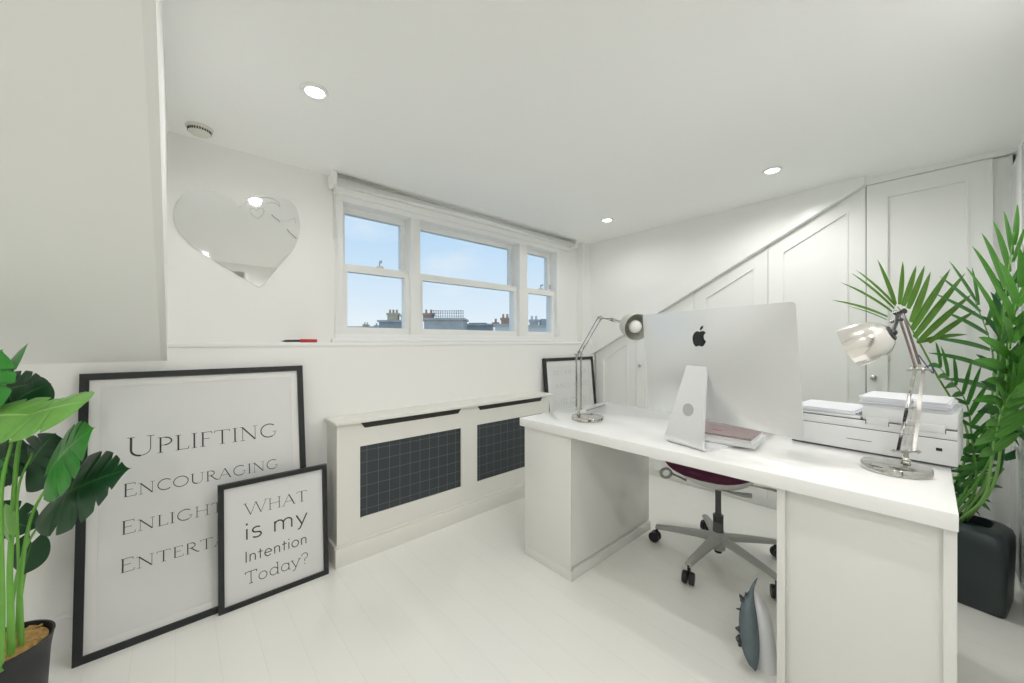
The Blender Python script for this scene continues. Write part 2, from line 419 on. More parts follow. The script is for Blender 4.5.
for gx0, gx1, fx0, fx1 in ((.768, 1.135, .732, 1.168), (1.268, 2.122, 1.233, 2.157), (2.285, 2.588, 2.243, 2.628)):
    for up in (0, 1):
        y = 2.385 if up else 2.335
        z0, z1, fz0, fz1 = (1.642, 1.955, 1.60, 1.998) if up else (1.257, 1.592, 1.213, 1.637)
        bm = BM()
        O = (0, y, 0)
        ringprism(bm, [(fx0, fz0), (fx1, fz0), (fx1, fz1), (fx0, fz1)], [(gx0, z0), (gx1, z0), (gx1, z1), (gx0, z1)], O, (1, 0, 0), (0, 0, 1), (0, 1, 0), 0.045)
        s = struct('sash', bm, TRIM, w1)
        bm = BM(); box(bm, gx0 - .005, gx1 + .005, y + .02, y + .026, z0 - .005, z1 + .005); struct('pane', bm, GLASS, s)
        if not up:
            xm = (gx0 + gx1) / 2 + .02
            if fx1 - fx0 < .6:
                bm = BM(); box(bm, xm - .02, xm + .02, y - .002, y + .03, 1.637, 1.648, .002); tube(bm, [(xm, y + .015, 1.645), (xm, y + .015, 1.672)], .006)
                box(bm, xm - .004, xm + .004, y - .015, y + .02, 1.668, 1.684, .002)
                struct('catch', bm, STEEL, s)
        if up and fx0 > 2:
            bm = BM(); box(bm, 2.60, 2.612, y - .02, y + .002, 1.66, 1.70, .002); struct('catch', bm, STEEL, s)
# outside head of the window opening (dark soffit)
bm = BM(); box(bm, WX0 - .1, WX1 + .1, 2.45, 2.51, 1.985, 2.06); struct('trim_4', bm, SLATE)
bm = BM(); box(bm, WX0 - .1, WX1 + .1, 2.45, 2.66, 1.13, 1.20); struct('trim_5', bm, RENDER_)

# roller blind above the window
t = thing('roller_blind', 'white roller blind rolled up above the three-part window', 'blind', (1.74, 2.28, 2.03))
bm = BM(); tube(bm, [(.68, 2.262, 2.098), (2.812, 2.262, 2.098)], .030, 24); obj('roller', bm, BLINDF, t)
bm = BM(); box(bm, .66, 2.82, 2.262, 2.318, 2.072, 2.128, .006); obj('headrail', bm, TRIM, t)
bm = BM(); box(bm, .68, 2.81, 2.285, 2.318, 2.028, 2.0715, .006); obj('bottom_bar', bm, TRIM, t)
for x in (.665, 2.815):
    bm = BM(); box(bm, x - .012, x + .012, 2.222, 2.318, 2.05, 2.132, .006); obj('bracket', bm, TRIM, t)
bm = BM(); tube(bm, [(.672, 2.235, 2.07), (.673, 2.238, 1.75), (.672, 2.24, 1.42)], .0022, 6); tube(bm, [(.672, 2.285, 2.07), (.673, 2.275, 1.75), (.672, 2.24, 1.42)], .0022, 6)
obj('pull_chain', bm, TRIM, t)

# ------------------------------------------------------------------ ceiling lights, detector
def downlight(x, y, label, k=1.0):
    z = (ZR - (y - YRIDGE) / (YR + .3 - YRIDGE) * (ZR - CZ + .015)) if y > YRIDGE else ZR - (YRIDGE - y) / (YRIDGE - YB + 1.3) * (ZR - 2.02)
    t = thing('recessed_downlight', label, 'ceiling light', (x, y, z - .008), 0, 'recessed ceiling downlights')
    bm = BM(); lathe(bm, [(.034, .008), (.034, .0), (.044, -.001), (.048, .004), (.048, .012)], (x, y, z - .008), cap0=False, cap1=False); obj('bezel', bm, TRIM, t)
    bm = BM(); lathe(bm, [(.0345, .004), (.0345, .010)], (x, y, z - .008)); obj('lens', bm, LENS, t)
    ld = bpy.data.lights.new('downlight_beam', 'SPOT'); ld.energy = SPOT_W * k; ld.spot_size = math.radians(SPOT_DEG); ld.spot_blend = SPOT_BLEND
    ld.shadow_soft_size = .034; ld.color = (1.0, .985, .955)
    lo = bpy.data.objects.new('beam', ld); C.objects.link(lo); lo.parent = t; lo.location = (0, 0, -.004)
downlight(.40, 1.584, 'round recessed downlight in ceiling above the heart mirror', .42)
downlight(2.543, 1.708, 'round recessed downlight nearest the far end of the window', .28)
downlight(2.53, .60, 'round recessed downlight above the computer and sloping wardrobe', .85)
LIGHTS_UNSEEN = [(1.05, .38), (-.75, .10), (.22, -.50), (1.5, -.11)]  # all but the doorway one are unseen additions that spread the light
for k, (x, y) in enumerate(LIGHTS_UNSEEN):
    downlight(x, y, ['added unseen downlight overhead between window and doorway', 'added unseen downlight over the west side behind the potted plant', 'recessed downlight in front of the doorway behind the camera', 'added unseen downlight over the near end of the desk'][k], (.75, .95, 1.15, .6)[k])

t = thing('smoke_detector', 'round white smoke detector on ceiling above the heart mirror', 'smoke detector', (.08, 2.19, 2.10))
bm = BM(); lathe(bm, [(.048, .036), (.050, .030), (.049, .022), (.044, .018)], (.08, 2.19, 2.10), cap0=False); obj('base', bm, DETW, t)
bm = BM(); lathe(bm, [(.040, .018), (.041, .006), (.034, 0), (.01, -.002)], (.08, 2.19, 2.10)); obj('cover', bm, DETW, t)
bm = BM()
for k in range(28):
    a = 2 * PI * k / 28
    box(bm, .0405, .0425, -.0022, .0022, .007, .017, M=Matrix.Translation((.08, 2.19, 2.10)) @ Matrix.Rotation(a, 4, 'Z'))
obj('vent', bm, SLOT, t)

# ------------------------------------------------------------------ heart mirror
hz = [(310, 120), (292, 92), (258, 68), (210, 50), (170, 45), (132, 46), (98, 54), (68, 70), (48, 95), (37, 125), (36, 160), (42, 188), (56, 212), (76, 238), (100, 262),
      (134, 287), (170, 310), (215, 340), (260, 368), (302, 394), (340, 416), (368, 434), (390, 445), (412, 430), (428, 408), (444, 388), (466, 362), (490, 335),
      (512, 310), (532, 284), (546, 256), (556, 222), (558, 188), (552, 152), (541, 116), (524, 94), (500, 79), (474, 70), (448, 66), (418, 65), (390, 67), (362, 74), (338, 86), (320, 102)]
def hp(q, y=YR):
    p = onY(165 + q[0] / 4.139, 180 + q[1] / 4.139, y); return (p.x, p.z)
hp2 = [hp(q) for q in hz]
t = thing('heart_mirror', 'tilted heart-shaped frameless mirror on wall left of window', 'mirror', (.3, YR, 1.43))
bm = BM(); prism(bm, hp2, (0, YR - .006, 0), (1, 0, 0), (0, 0, 1), (0, 1, 0), .006); obj('mirror_glass', bm, MIRROR, t, smooth=20)
def stroke2(bm, pts, w, O, X, Y, N, h=0.0004, closed=False):
    """flat ribbon of width w following 2-D points, lying h off the plane"""
    O, X, Y, N = Vector(O), Vector(X), Vector(Y), Vector(N)
    pts = [Vector((p[0], p[1])) for p in pts]; pts = [p for i, p in enumerate(pts) if i == 0 or (p - pts[i - 1]).length > 1e-6]; n = len(pts); L_, R_ = [], []
    for i, p in enumerate(pts):
        if closed: d1, d2 = p - pts[i - 1], pts[(i + 1) % n] - p
        else: d1 = p - pts[i - 1] if i else pts[1] - p; d2 = pts[i + 1] - p if i < n - 1 else d1
        d1 = d1.normalized(); d2 = d2.normalized(); m = d1 + d2
        m = m.normalized() if m.length > .2 else d2
        k = min(1.8, 1 / max(.4, m.dot(d2))); q = Vector((-m.y, m.x))
        ww = (w(i / max(1, n - 1)) if callable(w) else w) / 2 * k
        L_.append(bm.verts.new(O + X * (p + q * ww).x + Y * (p + q * ww).y + N * h)); R_.append(bm.verts.new(O + X * (p - q * ww).x + Y * (p - q * ww).y + N * h))
    for i in range(n if closed else n - 1):
        j = (i + 1) % n; bm.faces.new((R_[i], R_[j], L_[j], L_[i]))
MF = ((0, YR - .006, 0), (1, 0, 0), (0, 0, 1), (0, -1, 0))
bm = BM()
sh = [(380, 128), (365, 117), (352, 122), (352, 136), (365, 150), (383, 160), (402, 146), (410, 130), (404, 118), (392, 117)]
stroke2(bm, [hp(q) for q in sh], .0035, *MF, closed=True)
inner = [(hp2[i][0] * .965 + .26 * .035, hp2[i][1] * .965 + 1.66 * .035) for i in range(len(hp2))]
stroke2(bm, [hp(q) for q in ((330, 100), (352, 84), (384, 76), (420, 74), (450, 80), (470, 96), (476, 112))], .003, *MF)
stroke2(bm, [hp(q) for q in ((418, 98), (440, 95), (462, 100), (474, 112))], .003, *MF)
stroke2(bm, [hp(q) for q in ((480, 160), (500, 172), (520, 165), (536, 160), (540, 180))], .002, *MF)
obj('etching', bm, MIRE, t, smooth=None)
bm = BM()
stroke2(bm, [hp(q) for q in ((440, 143), (452, 157), (464, 163), (476, 175))], .004, *MF); obj('dark_stroke', bm, MIRD, t, smooth=None); bm = BM()  # thin dark strokes laid on the glass
stroke2(bm, [hp(q) for q in ((503, 203), (514, 218), (528, 230), (543, 243))], .004, *MF)
obj('dark_stroke', bm, MIRD, t, smooth=None)

# penknife on the ledge
t = thing('penknife', 'small open penknife with red handle lying on the wall ledge', 'penknife', (.495, 2.262, LEDGE))
bm = BM(); box(bm, .497, .582, 2.252, 2.272, LEDGE, LEDGE + .018, .005); obj('handle', bm, RED, t)
bm = BM(); prism(bm, [(.408, .004), (.43, 0), (.50, 0), (.50, .013), (.43, .012)], (0, 2.2605, LEDGE + .002), (1, 0, 0), (0, 0, 1), (0, 1, 0), .003); obj('blade', bm, DARKM, t)

# ================================================================== WARDROBE under the slope
wd = thing('fitted_wardrobe', 'white fitted wardrobe with panelled doors following the roof slope', 'wardrobe', (XW + .2, 1.0, 0))
bm = BM()
prism(bm, [(YS + .01, .06), (2.215, .06), (2.215, dt(2.215)), (.256, 2.10), (YS + .01, 2.10)], (XW + .022, 0, 0), (0, 1, 0), (0, 0, 1), (1, 0, 0), .55)
obj('carcass', bm, DOORW, wd)
bm = BM(); box(bm, XW + .03, XW + .05, YS + .01, 2.215, 0, .06); obj('plinth', bm, DOORW, wd)
gaps = [-.215, .256, .756, 1.258, 1.765, 2.20]
top_at = dt
for i in range(5):
    a, b = gaps[i] + .002, gaps[i + 1] - .002
    def poly(a, b, ins):
        p = [(a, .07 + ins), (b, .07 + ins)]
        f = 1.13 if a > .2 else 1.0
        p.append((b, top_at(b) - ins * f))
        p.append((a, top_at(a) - ins * f)); return p
    outer = poly(a, b, 0)
    s = .078
    inn = [(a + s, .07 + s), (b - s, .07 + s), (b - s, top_at(b - s) - s * (1.13 if b > .4 else 1)), (a + s, top_at(a + s) - s * (1.13 if a > .2 else 1))]
    bm = BM()
    ringprism(bm, outer, inn, (XW, 0, 0), (0, 1, 0), (0, 0, 1), (1, 0, 0), .02)
    prism(bm, inn, (XW + .010, 0, 0), (0, 1, 0), (0, 0, 1), (1, 0, 0), .008)
    e = .012
    inn2 = [(inn[0][0] + e, inn[0][1] + e), (inn[1][0] - e, inn[1][1] + e), (inn[2][0] - e, inn[2][1] - e), (inn[3][0] + e, inn[3][1] - e)]
    ringprism(bm, inn, inn2, (XW - .004, 0, 0), (0, 1, 0), (0, 0, 1), (1, 0, 0), .014)
    dr = obj('door', bm, DOORW, wd, smooth=20)
    if i in (0, 3, 2):
        ky = {0: .222, 3: 1.716, 2: 1.22}[i]
        bm = BM(); lathe(bm, [(.007, 0), (.006, .012), (.015, .018), (.016, .026), (.010, .032), (.002, .033)], (XW, ky, .957), (-1, 0, 0), 20); obj('knob', bm, STEEL, dr)
bm = BM(); box(bm, XW + .012, XW + .022, .252, .260, .07, 2.10); obj('gap_shade', bm, SLOT, wd)  # dark strip puts the shade of the door gap into colour

# ================================================================== RADIATOR COVER
rc = thing('radiator_cover', 'long white radiator cover with two dark grilles under the window', 'radiator cover', (1.42, 2.13, 0))
F = 2.05; cx0, cx1 = .622, 2.24
bm = BM()
# front board with real openings: stiles and rails
for x0, x1 in ((cx0, .74), (1.394, 1.522), (2.165, cx1)): box(bm, x0, x1, F, F + .018, .105, .735)
for x0, x1 in ((.74, 1.394), (1.522, 2.165)):
    box(bm, x0, x1, F, F + .018, .105, .218); box(bm, x0, x1, F, F + .018, .604, .735)
obj('front_panel', bm, CAB, rc)
for x0, x1 in ((.74, 1.394), (1.522, 2.165)):
    bm = BM(); box(bm, x0, x1, F + .010, F + .014, .218, .604); g = obj('grille', bm, GRILLE, rc)
    bm = BM(); prism(bm, [(x0 - .0, .735), (x1, .735), (x1 - .025, .702), (x0 + .025, .702)], (0, F - .0015, 0), (1, 0, 0), (0, 0, 1), (0, 1, 0), .003); obj('slot', bm, SLOT, rc)
for x in (cx0, cx1 - .018):
    bm = BM(); box(bm, x, x + .018, F + .018, YK - .001, 0, .735); obj('side_panel', bm, CAB, rc)
bm = BM(); box(bm, cx0 - .014, cx1 + .022, F - .026, YK - .001, .735, .752, .003); obj('top', bm, CAB, rc)
bm = BM(); box(bm, cx0 - .012, cx1 + .012, F - .016, F, 0, .095, .002); box(bm, cx0 - .008, cx1 + .008, F - .008, F, .095, .108, .002); box(bm, cx0 - .012, cx0, F, YK - .02, 0, .105); obj('plinth', bm, CAB, rc)

# ================================================================== lettering
def arc(cx, cy, rx, ry, a0, a1, n=14):
    return [(cx + rx * math.cos(math.radians(a0 + (a1 - a0) * k / n)), cy + ry * math.sin(math.radians(a0 + (a1 - a0) * k / n))) for k in range(n + 1)]
TK, TN = .092, .036       # thick and thin strokes of the roman capitals
def ser(x, y, w=.2): return (TN * .8, [(x - w / 2, y), (x + w / 2, y)])
E_ = .5
GLY = {
 'U': (.80, [(TK, [(.14, 1), (.14, .34)] + arc(.40, .34, .26, .34, 180, 270, 8)), (TN, arc(.40, .34, .26, .34, 270, 360, 8) + [(.66, 1)]), ser(.14, 1), ser(.66, 1)]),
 'P': (.62, [(TK, [(.16, 0), (.16, 1)]), (TN, [(.16, .98), (.30, .98)]), (TK * .8, arc(.30, .73, .24, .25, 90, -90, 12)), (TN, [(.30, .48), (.16, .48)]), ser(.16, 0), ser(.12, 1, .12)]),
 'L': (.58, [(TK, [(.16, 0), (.16, 1)]), (TN, [(.16, .02), (.52, .02), (.55, .2)]), ser(.14, 0, .14), ser(.16, 1)]),
 'I': (.32, [(TK, [(.16, 0), (.16, 1)]), ser(.16, 0), ser(.16, 1)]),
 'F': (.56, [(TK, [(.16, 0), (.16, 1)]), (TN, [(.1, .98), (.50, .98), (.52, .84)]), (TN, [(.16, .53), (.42, .53)]), ser(.16, 0)]),
 'T': (.72, [(TK, [(.36, 0), (.36, 1)]), (TN, [(.05, .84), (.07, .98), (.65, .98), (.67, .84)]), ser(.36, 0)]),
 'N': (.86, [(TN, [(.16, 0), (.16, 1)]), (TK, [(.14, 1), (.70, .0)]), (TN, [(.70, .0), (.70, 1)]), ser(.16, 0), ser(.1, 1, .14), ser(.70, 1)]),
 'G': (.88, [(TK * .8, arc(.46, .5, .36, .5, 50, 180, 14)), (TK * .8, arc(.46, .5, .36, .5, 180, 300, 14)), (TN, arc(.46, .5, .36, .5, 300, 322, 3) + [(.74, .38)]), ser(.72, .40, .2)]),
 'E': (.60, [(TK, [(.16, 0), (.16, 1)]), (TN, [(.1, .98), (.50, .98), (.52, .84)]), (TN, [(.16, .53), (.44, .53)]), (TN, [(.1, .02), (.54, .02), (.57, .18)])]),
 'C': (.78, [(TK * .8, arc(.46, .5, .36, .5, 48, 312, 26))]),
 'O': (.92, [(TK * .75, arc(.46, .5, .37, .49, 0, 360, 32))]),
 'R': (.72, [(TK, [(.16, 0), (.16, 1)]), (TN, [(.16, .98), (.30, .98)]), (TK * .8, arc(.30, .74, .22, .24, 90, -90, 12)), (TN, [(.30, .50), (.16, .50)]), (TK * .9, [(.32, .5), (.60, .06), (.72, 0)]), ser(.16, 0)]),
 'A': (.82, [(TN, [(.08, 0), (.40, 1)]), (TK, [(.39, 1), (.72, 0)]), (TN, [(.19, .34), (.60, .34)]), ser(.08, 0, .16), ser(.72, 0, .16)]),
 'H': (.84, [(TK * .7, [(.16, 0), (.16, 1)]), (TK * .7, [(.68, 0), (.68, 1)]), (TN, [(.16, .53), (.68, .53)]), ser(.16, 0), ser(.16, 1), ser(.68, 0), ser(.68, 1)]),
 'W': (1.18, [(TK * .7, [(.06, 1), (.34, 0)]), (TN, [(.34, 0), (.60, 1)]), (TK * .7, [(.60, 1), (.86, 0)]), (TN, [(.86, 0), (1.12, 1)]), ser(.06, 1, .16), ser(1.12, 1, .16)]),
 'V': (.8, [(TN, [(.06, 1), (.4, 0)]), (TN, [(.4, 0), (.74, 1)])]),
 'Y': (.8, [(TN, [(.06, 1), (.4, .5)]), (TN, [(.4, .5), (.74, 1)]), (TN, [(.4, .5), (.4, 0)])]),
 'M': (1.0, [(TN, [(.1, 0), (.16, 1), (.5, .1), (.84, 1), (.9, 0)])]),
 'D': (.8, [(TN, [(.14, 0), (.14, 1)]), (TN, [(.14, 1), (.34, 1)] + arc(.34, .5, .36, .5, 90, -90, 14) + [(.14, 0)])]),
 ' ': (.42, []),
}
SW = .082
SAN = {
 'i': (.26, [(SW, [(.13, 0), (.13, .62)]), (SW * 1.15, [(.13, .83), (.13, .94)])]),
 's': (.50, [(SW, arc(.25, .46, .16, .155, 40, 200, 10) + arc(.25, .46, .16, .155, 200, 270, 6)[1:] + arc(.25, .155, .17, .15, 90, -20, 8)[1:] + arc(.25, .155, .17, .15, -20, -150, 10)[1:])]),
 'm': (.98, [(SW, [(.13, 0), (.13, .62)]), (SW, arc(.305, .42, .175, .2, 175, 0, 12) + [(.48, 0)]), (SW, arc(.665, .42, .175, .2, 175, 0, 12) + [(.84, 0)])]),
 'y': (.58, [(SW, [(.06, .62), (.30, .02)]), (SW, [(.53, .62), (.22, -.22), (.12, -.28)])]),
 'I': (.26, [(SW, [(.13, 0), (.13, .95)])]),
 'n': (.62, [(SW, [(.13, 0), (.13, .62)]), (SW, arc(.305, .42, .175, .2, 175, 0, 12) + [(.48, 0)])]),
 't': (.42, [(SW, [(.20, 0), (.20, .86)]), (SW * .9, [(.04, .60), (.38, .60)])]),
 'e': (.66, [(SW, [(.10, .33), (.56, .33)]), (SW, arc(.33, .31, .235, .31, 5, 320, 24))]),
 'o': (.70, [(SW, arc(.35, .31, .25, .31, 0, 360, 26))]),
 ' ': (.34, []),
}
SK = .058
SLB = {
 'T': (.78, [(SK, [(.40, 0), (.40, .96)]), (SK, [(.06, .80), (.06, .96), (.74, .96), (.74, .80)]), (SK, [(.28, 0), (.52, 0)])]),
 'o': (.70, [(SK, arc(.35, .31, .25, .31, 0, 360, 26))]),
 'd': (.74, [(SK, arc(.34, .31, .25, .31, 0, 360, 26)), (SK, [(.48, .96), (.59, .96), (.59, 0), (.68, 0)])]),
 'a': (.72, [(SK, arc(.34, .31, .25, .31, 0, 360, 26)), (SK, [(.59, .62), (.59, 0), (.68, 0)])]),
 'y': (.66, [(SK, [(.08, .62), (.34, .0)]), (SK, [(.60, .62), (.26, -.22), (.10, -.26)]), (SK, [(0, .62), (.18, .62)]), (SK, [(.50, .62), (.68, .62)])]),
 '?': (.6, [(SK, arc(.29, .72, .22, .24, 170, -60, 14) + [(.30, .42), (.30, .26)]), (SK * 1.4, [(.30, .0), (.30, .08)])]),
}
def write(bm, text, table, x0, x1, base, h, fr, first=1.0, only=0):
    """fit text between x0 and x1 on baseline base; h = cap height; first = size of the first letter"""
    adv = [(first if i == 0 else 1.0) * table[c][0] for i, c in enumerate(text)]
    tot = sum(adv); kx = (x1 - x0) / tot; x = x0
    for i, ch in enumerate(text):
        s = first if i == 0 else 1.0
        for w, pts in (table[ch][1] if text[:i].count(' ') == only else []):
            closed = len(pts) > 20 and (Vector(pts[0]) - Vector(pts[-1])).length < 1e-4
            P = [(x + p[0] * kx * s, base + p[1] * h * s) for p in (pts[:-1] if closed else pts)]
            stroke2(bm, P, w * h * s, *fr, closed=closed)
        x += adv[i] * kx

def picture(name, label, x0, x1, h, y0, y1, fw, inset, texts, ink, depth=.022):
    """framed print leaning on a wall: bottom at y0 on the floor, top at y1"""
    b = Vector((x0, y0, 0.0)); tp = Vector((x0, y1, math.sqrt(h * h - (y1 - y0) ** 2)))
    U = (tp - b).normalized(); X = Vector((1, 0, 0)); N = X.cross(U).normalized()   # N points to the room (-Y)
    W = x1 - x0
    t = thing(name, label, 'framed print', ((x0 + x1) / 2, y0 + .01, 0))
    o4 = [(0, 0), (W, 0), (W, h), (0, h)]; i4 = [(fw, fw), (W - fw, fw), (W - fw, h - fw), (fw, h - fw)]
    bm = BM(); ringprism(bm, o4, i4, b - N * depth, X, U, N, depth); obj('frame', bm, BLACKF, t, smooth=20)
    bm = BM(); prism(bm, [(.003, .003), (W - .003, .003), (W - .003, h - .003), (.003, h - .003)], b - N * (depth - .004), X, U, N, .003); obj('backing', bm, SLOT, t)
    bm = BM(); m4 = [(fw + inset, fw + inset), (W - fw - inset, fw + inset), (W - fw - inset, h - fw - inset), (fw + inset, h - fw - inset)]
    ringprism(bm, i4, m4, b - N * .010, X, U, N, .002); obj('mount', bm, MAT_BOARD, t, smooth=20)
    bm = BM(); prism(bm, i4, b - N * .0125, X, U, N, .0020); obj('print', bm, PRINT, t)
    fr = (b - N * .0104, X, U, N)
    for text, tab, a0, a1, base, ch, first in texts:
        for wd_i in range(len(text.split(' '))):
            bm = BM(); write(bm, text, tab, a0 - x0, a1 - x0, base, ch, fr, first, wd_i); obj('printed_word', bm, ink, t, smooth=None)
    return t
picture('framed_print', 'large black-framed print of four words leaning behind the smaller print', -.277, .495, 1.055, 2.048, 2.195, .026, .030,
    [('UPLIFTING', GLY, -.150, .378, .712, .062, 1.22), ('ENCOURAGING', GLY, -.160, .378, .558, .043, 1.2),
     ('ENLIGHTENING', GLY, -.164, .395, .416, .043, 1.2), ('ENTERTAINING', GLY, -.166, .395, .274, .043, 1.2)], INK)
picture('framed_print', 'small black-framed question print leaning against the large print', .136, .575, .545, 2.022, 2.058, .021, .0,
    [('WHAT', GLY, .228, .487, .387, .050, 1.06), ('is my', SAN, .226, .487, .280, .076, 1), ('Intention', SAN, .228, .484, .181, .050, 1), ('Today?', SLB, .228, .488, .086, .054, 1)], INK)
picture('framed_print', 'black-framed print with pale lettering in the corner behind the desk', 2.335, 3.028, 1.03, 2.10, 2.195, .028, .045,
    [('IIEVERY DA', GLY, 2.445, 2.925, .88, .035, 1.0), ('AND IT IE', GLY, 2.445, 2.93, .765, .035, 1.0), ('MILOVE', GLY, 2.44, 2.90, .615, .05, 1.0)], INKF)

# ================================================================== DESK
dk = thing('desk', 'large white double-pedestal desk standing across the room', 'desk', (1.82, .73, 0))
bm = BM(); box(bm, 1.415, 2.22, -.047, 1.515, .705, .75, .003); obj('desktop', bm, DESKW, dk)
# far pedestal
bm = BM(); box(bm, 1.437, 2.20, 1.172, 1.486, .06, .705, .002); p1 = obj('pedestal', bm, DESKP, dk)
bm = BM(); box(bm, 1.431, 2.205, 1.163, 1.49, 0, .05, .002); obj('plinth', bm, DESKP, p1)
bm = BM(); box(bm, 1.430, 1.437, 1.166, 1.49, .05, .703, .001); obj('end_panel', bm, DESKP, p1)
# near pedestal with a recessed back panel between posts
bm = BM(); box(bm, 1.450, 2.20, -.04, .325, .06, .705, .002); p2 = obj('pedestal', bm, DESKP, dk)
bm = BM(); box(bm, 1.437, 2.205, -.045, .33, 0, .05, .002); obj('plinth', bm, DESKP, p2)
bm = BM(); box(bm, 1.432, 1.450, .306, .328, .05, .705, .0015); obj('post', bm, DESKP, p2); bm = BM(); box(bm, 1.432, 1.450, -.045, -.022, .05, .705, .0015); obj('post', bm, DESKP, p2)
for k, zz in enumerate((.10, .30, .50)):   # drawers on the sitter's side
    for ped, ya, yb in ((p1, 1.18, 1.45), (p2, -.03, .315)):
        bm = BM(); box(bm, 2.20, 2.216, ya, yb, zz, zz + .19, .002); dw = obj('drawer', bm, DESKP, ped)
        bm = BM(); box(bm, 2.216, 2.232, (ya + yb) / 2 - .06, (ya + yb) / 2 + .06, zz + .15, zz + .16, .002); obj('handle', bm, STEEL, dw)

# ================================================================== COMPUTER
O = Vector((1.559, .596, .75)); RZ = math.atan2(-.298, .954)
mac = thing('desktop_computer', 'silver all-in-one computer seen from behind on the white desk', 'computer', O, RZ)
ML = Matrix.Translation(O) @ Matrix.Rotation(RZ, 4, 'Z')    # local: +x towards the sitter, +y to photo left
tilt = math.radians(5.5)
W2, HH, ZB = .330, .445, .104
MT = ML @ Matrix.Translation((.041, 0, ZB)) @ Matrix.Rotation(-tilt, 4, 'Y')    # screen body local: y width, z height, -x back
def rrect(hw, h, r, n=6):
    P = []
    for cx, cy, a0 in ((hw - r, r, -90), (hw - r, h - r, 0), (-hw + r, h - r, 90), (-hw + r, r, 180)):
        P += [(cx + r * math.cos(math.radians(a0 + 90 * k / n)), cy + r * math.sin(math.radians(a0 + 90 * k / n))) for k in range(n + 1)]
    return P
def bulge(y, z):   # back of the body swells towards its middle
    a = max(0, 1 - (y / W2) ** 2); b = max(0, 1 - ((z - HH / 2) / (HH / 2)) ** 2)
    return .004 + .036 * a * b
bm = BM()
rings = []
per0 = rrect(W2, HH, .012); per = []
for k, p in enumerate(per0):
    q = per0[(k + 1) % len(per0)]; L = math.hypot(q[0] - p[0], q[1] - p[1]); n = 18 if L > .1 else 1
    per += [(p[0] + (q[0] - p[0]) * j / n, p[1] + (q[1] - p[1]) * j / n) for j in range(n)]
for s in [1, .995, .985, .97, .95, .92, .88, .83, .77, .70, .62, .54, .46, .38, .30, .22, .14, .06]:
    rings.append([bm.verts.new(MT @ Vector((-bulge(p[0] * s, HH / 2 + (p[1] - HH / 2) * s) if s < 1 else -.004, p[0] * s, HH / 2 + (p[1] - HH / 2) * s))) for p in per])
for a, b in zip(rings, rings[1:]):
    for k in range(len(per)): bm.faces.new((a[k], a[(k + 1) % len(per)], b[(k + 1) % len(per)], b[k]))
bm.faces.new(rings[-1])
fr = [bm.verts.new(MT @ Vector((.001, p[0], p[1]))) for p in per]
for k in range(len(per)): bm.faces.new((fr[k], fr[(k + 1) % len(per)], rings[0][(k + 1) % len(per)], rings[0][k]))
bm.faces.new(fr)
obj('display_body', bm, ALU, mac, smooth=50)
bm = BM(); prism(bm, [(-.326, .07), (.326, .07), (.326, .441), (-.326, .441)], MT @ Vector((.001, 0, 0)), MT.to_3x3() @ Vector((0, 1, 0)), MT.to_3x3() @ Vector((0, 0, 1)), MT.to_3x3() @ Vector((1, 0, 0)), .002)
obj('screen', bm, SCREEN, mac)
# emblem: apple outline with a bite and a leaf, on the swollen back
def emblem(bm, pts, cy, cz, s, lift=.0012):
    Lo = []; Hi = []
    P = []
    n = len(pts)
    for i in range(n):
        P.append(pts[i])
    v = [bm.verts.new(MT @ Vector((-bulge(cy + p[0] * s, cz + p[1] * s) - lift, cy + p[0] * s, cz + p[1] * s))) for p in P]
    w = [bm.verts.new(MT @ Vector((-bulge(cy + p[0] * s, cz + p[1] * s) + .001, cy + p[0] * s, cz + p[1] * s))) for p in P]
    bm.faces.new(v)
    for i in range(n): bm.faces.new((v[i], v[(i + 1) % n], w[(i + 1) % n], w[i]))
body = catmull([(0, .34, 0), (.13, .39, 0), (.28, .37, 0), (.40, .28, 0)], 4)[:-1] + catmull([(.40, .28, 0), (.30, .17, 0), (.28, .02, 0), (.34, -.12, 0), (.44, -.19, 0)], 4)[:-1] \
     + catmull([(.44, -.19, 0), (.36, -.36, 0), (.25, -.48, 0), (.12, -.49, 0), (0, -.45, 0), (-.12, -.49, 0), (-.25, -.48, 0), (-.38, -.33, 0), (-.45, -.10, 0), (-.44, .12, 0), (-.34, .30, 0), (-.18, .385, 0), (0, .34, 0)], 4)[:-1]
lf = catmull([(0, .43, 0), (.02, .56, 0), (.10, .66, 0), (.20, .70, 0)], 4)[:-1] + catmull([(.20, .70, 0), (.19, .58, 0), (.11, .47, 0), (0, .43, 0)], 4)[:-1]
# seen from behind (+y is photo left) so flip the outline to read correctly
mir = lambda P: [(-p[0], p[1]) for p in P]
bm = BM(); emblem(bm, mir(body), .006, .335, .068); emblem(bm, mir(lf), .006, .335, .068); obj('emblem', bm, LOGO, mac, smooth=20)
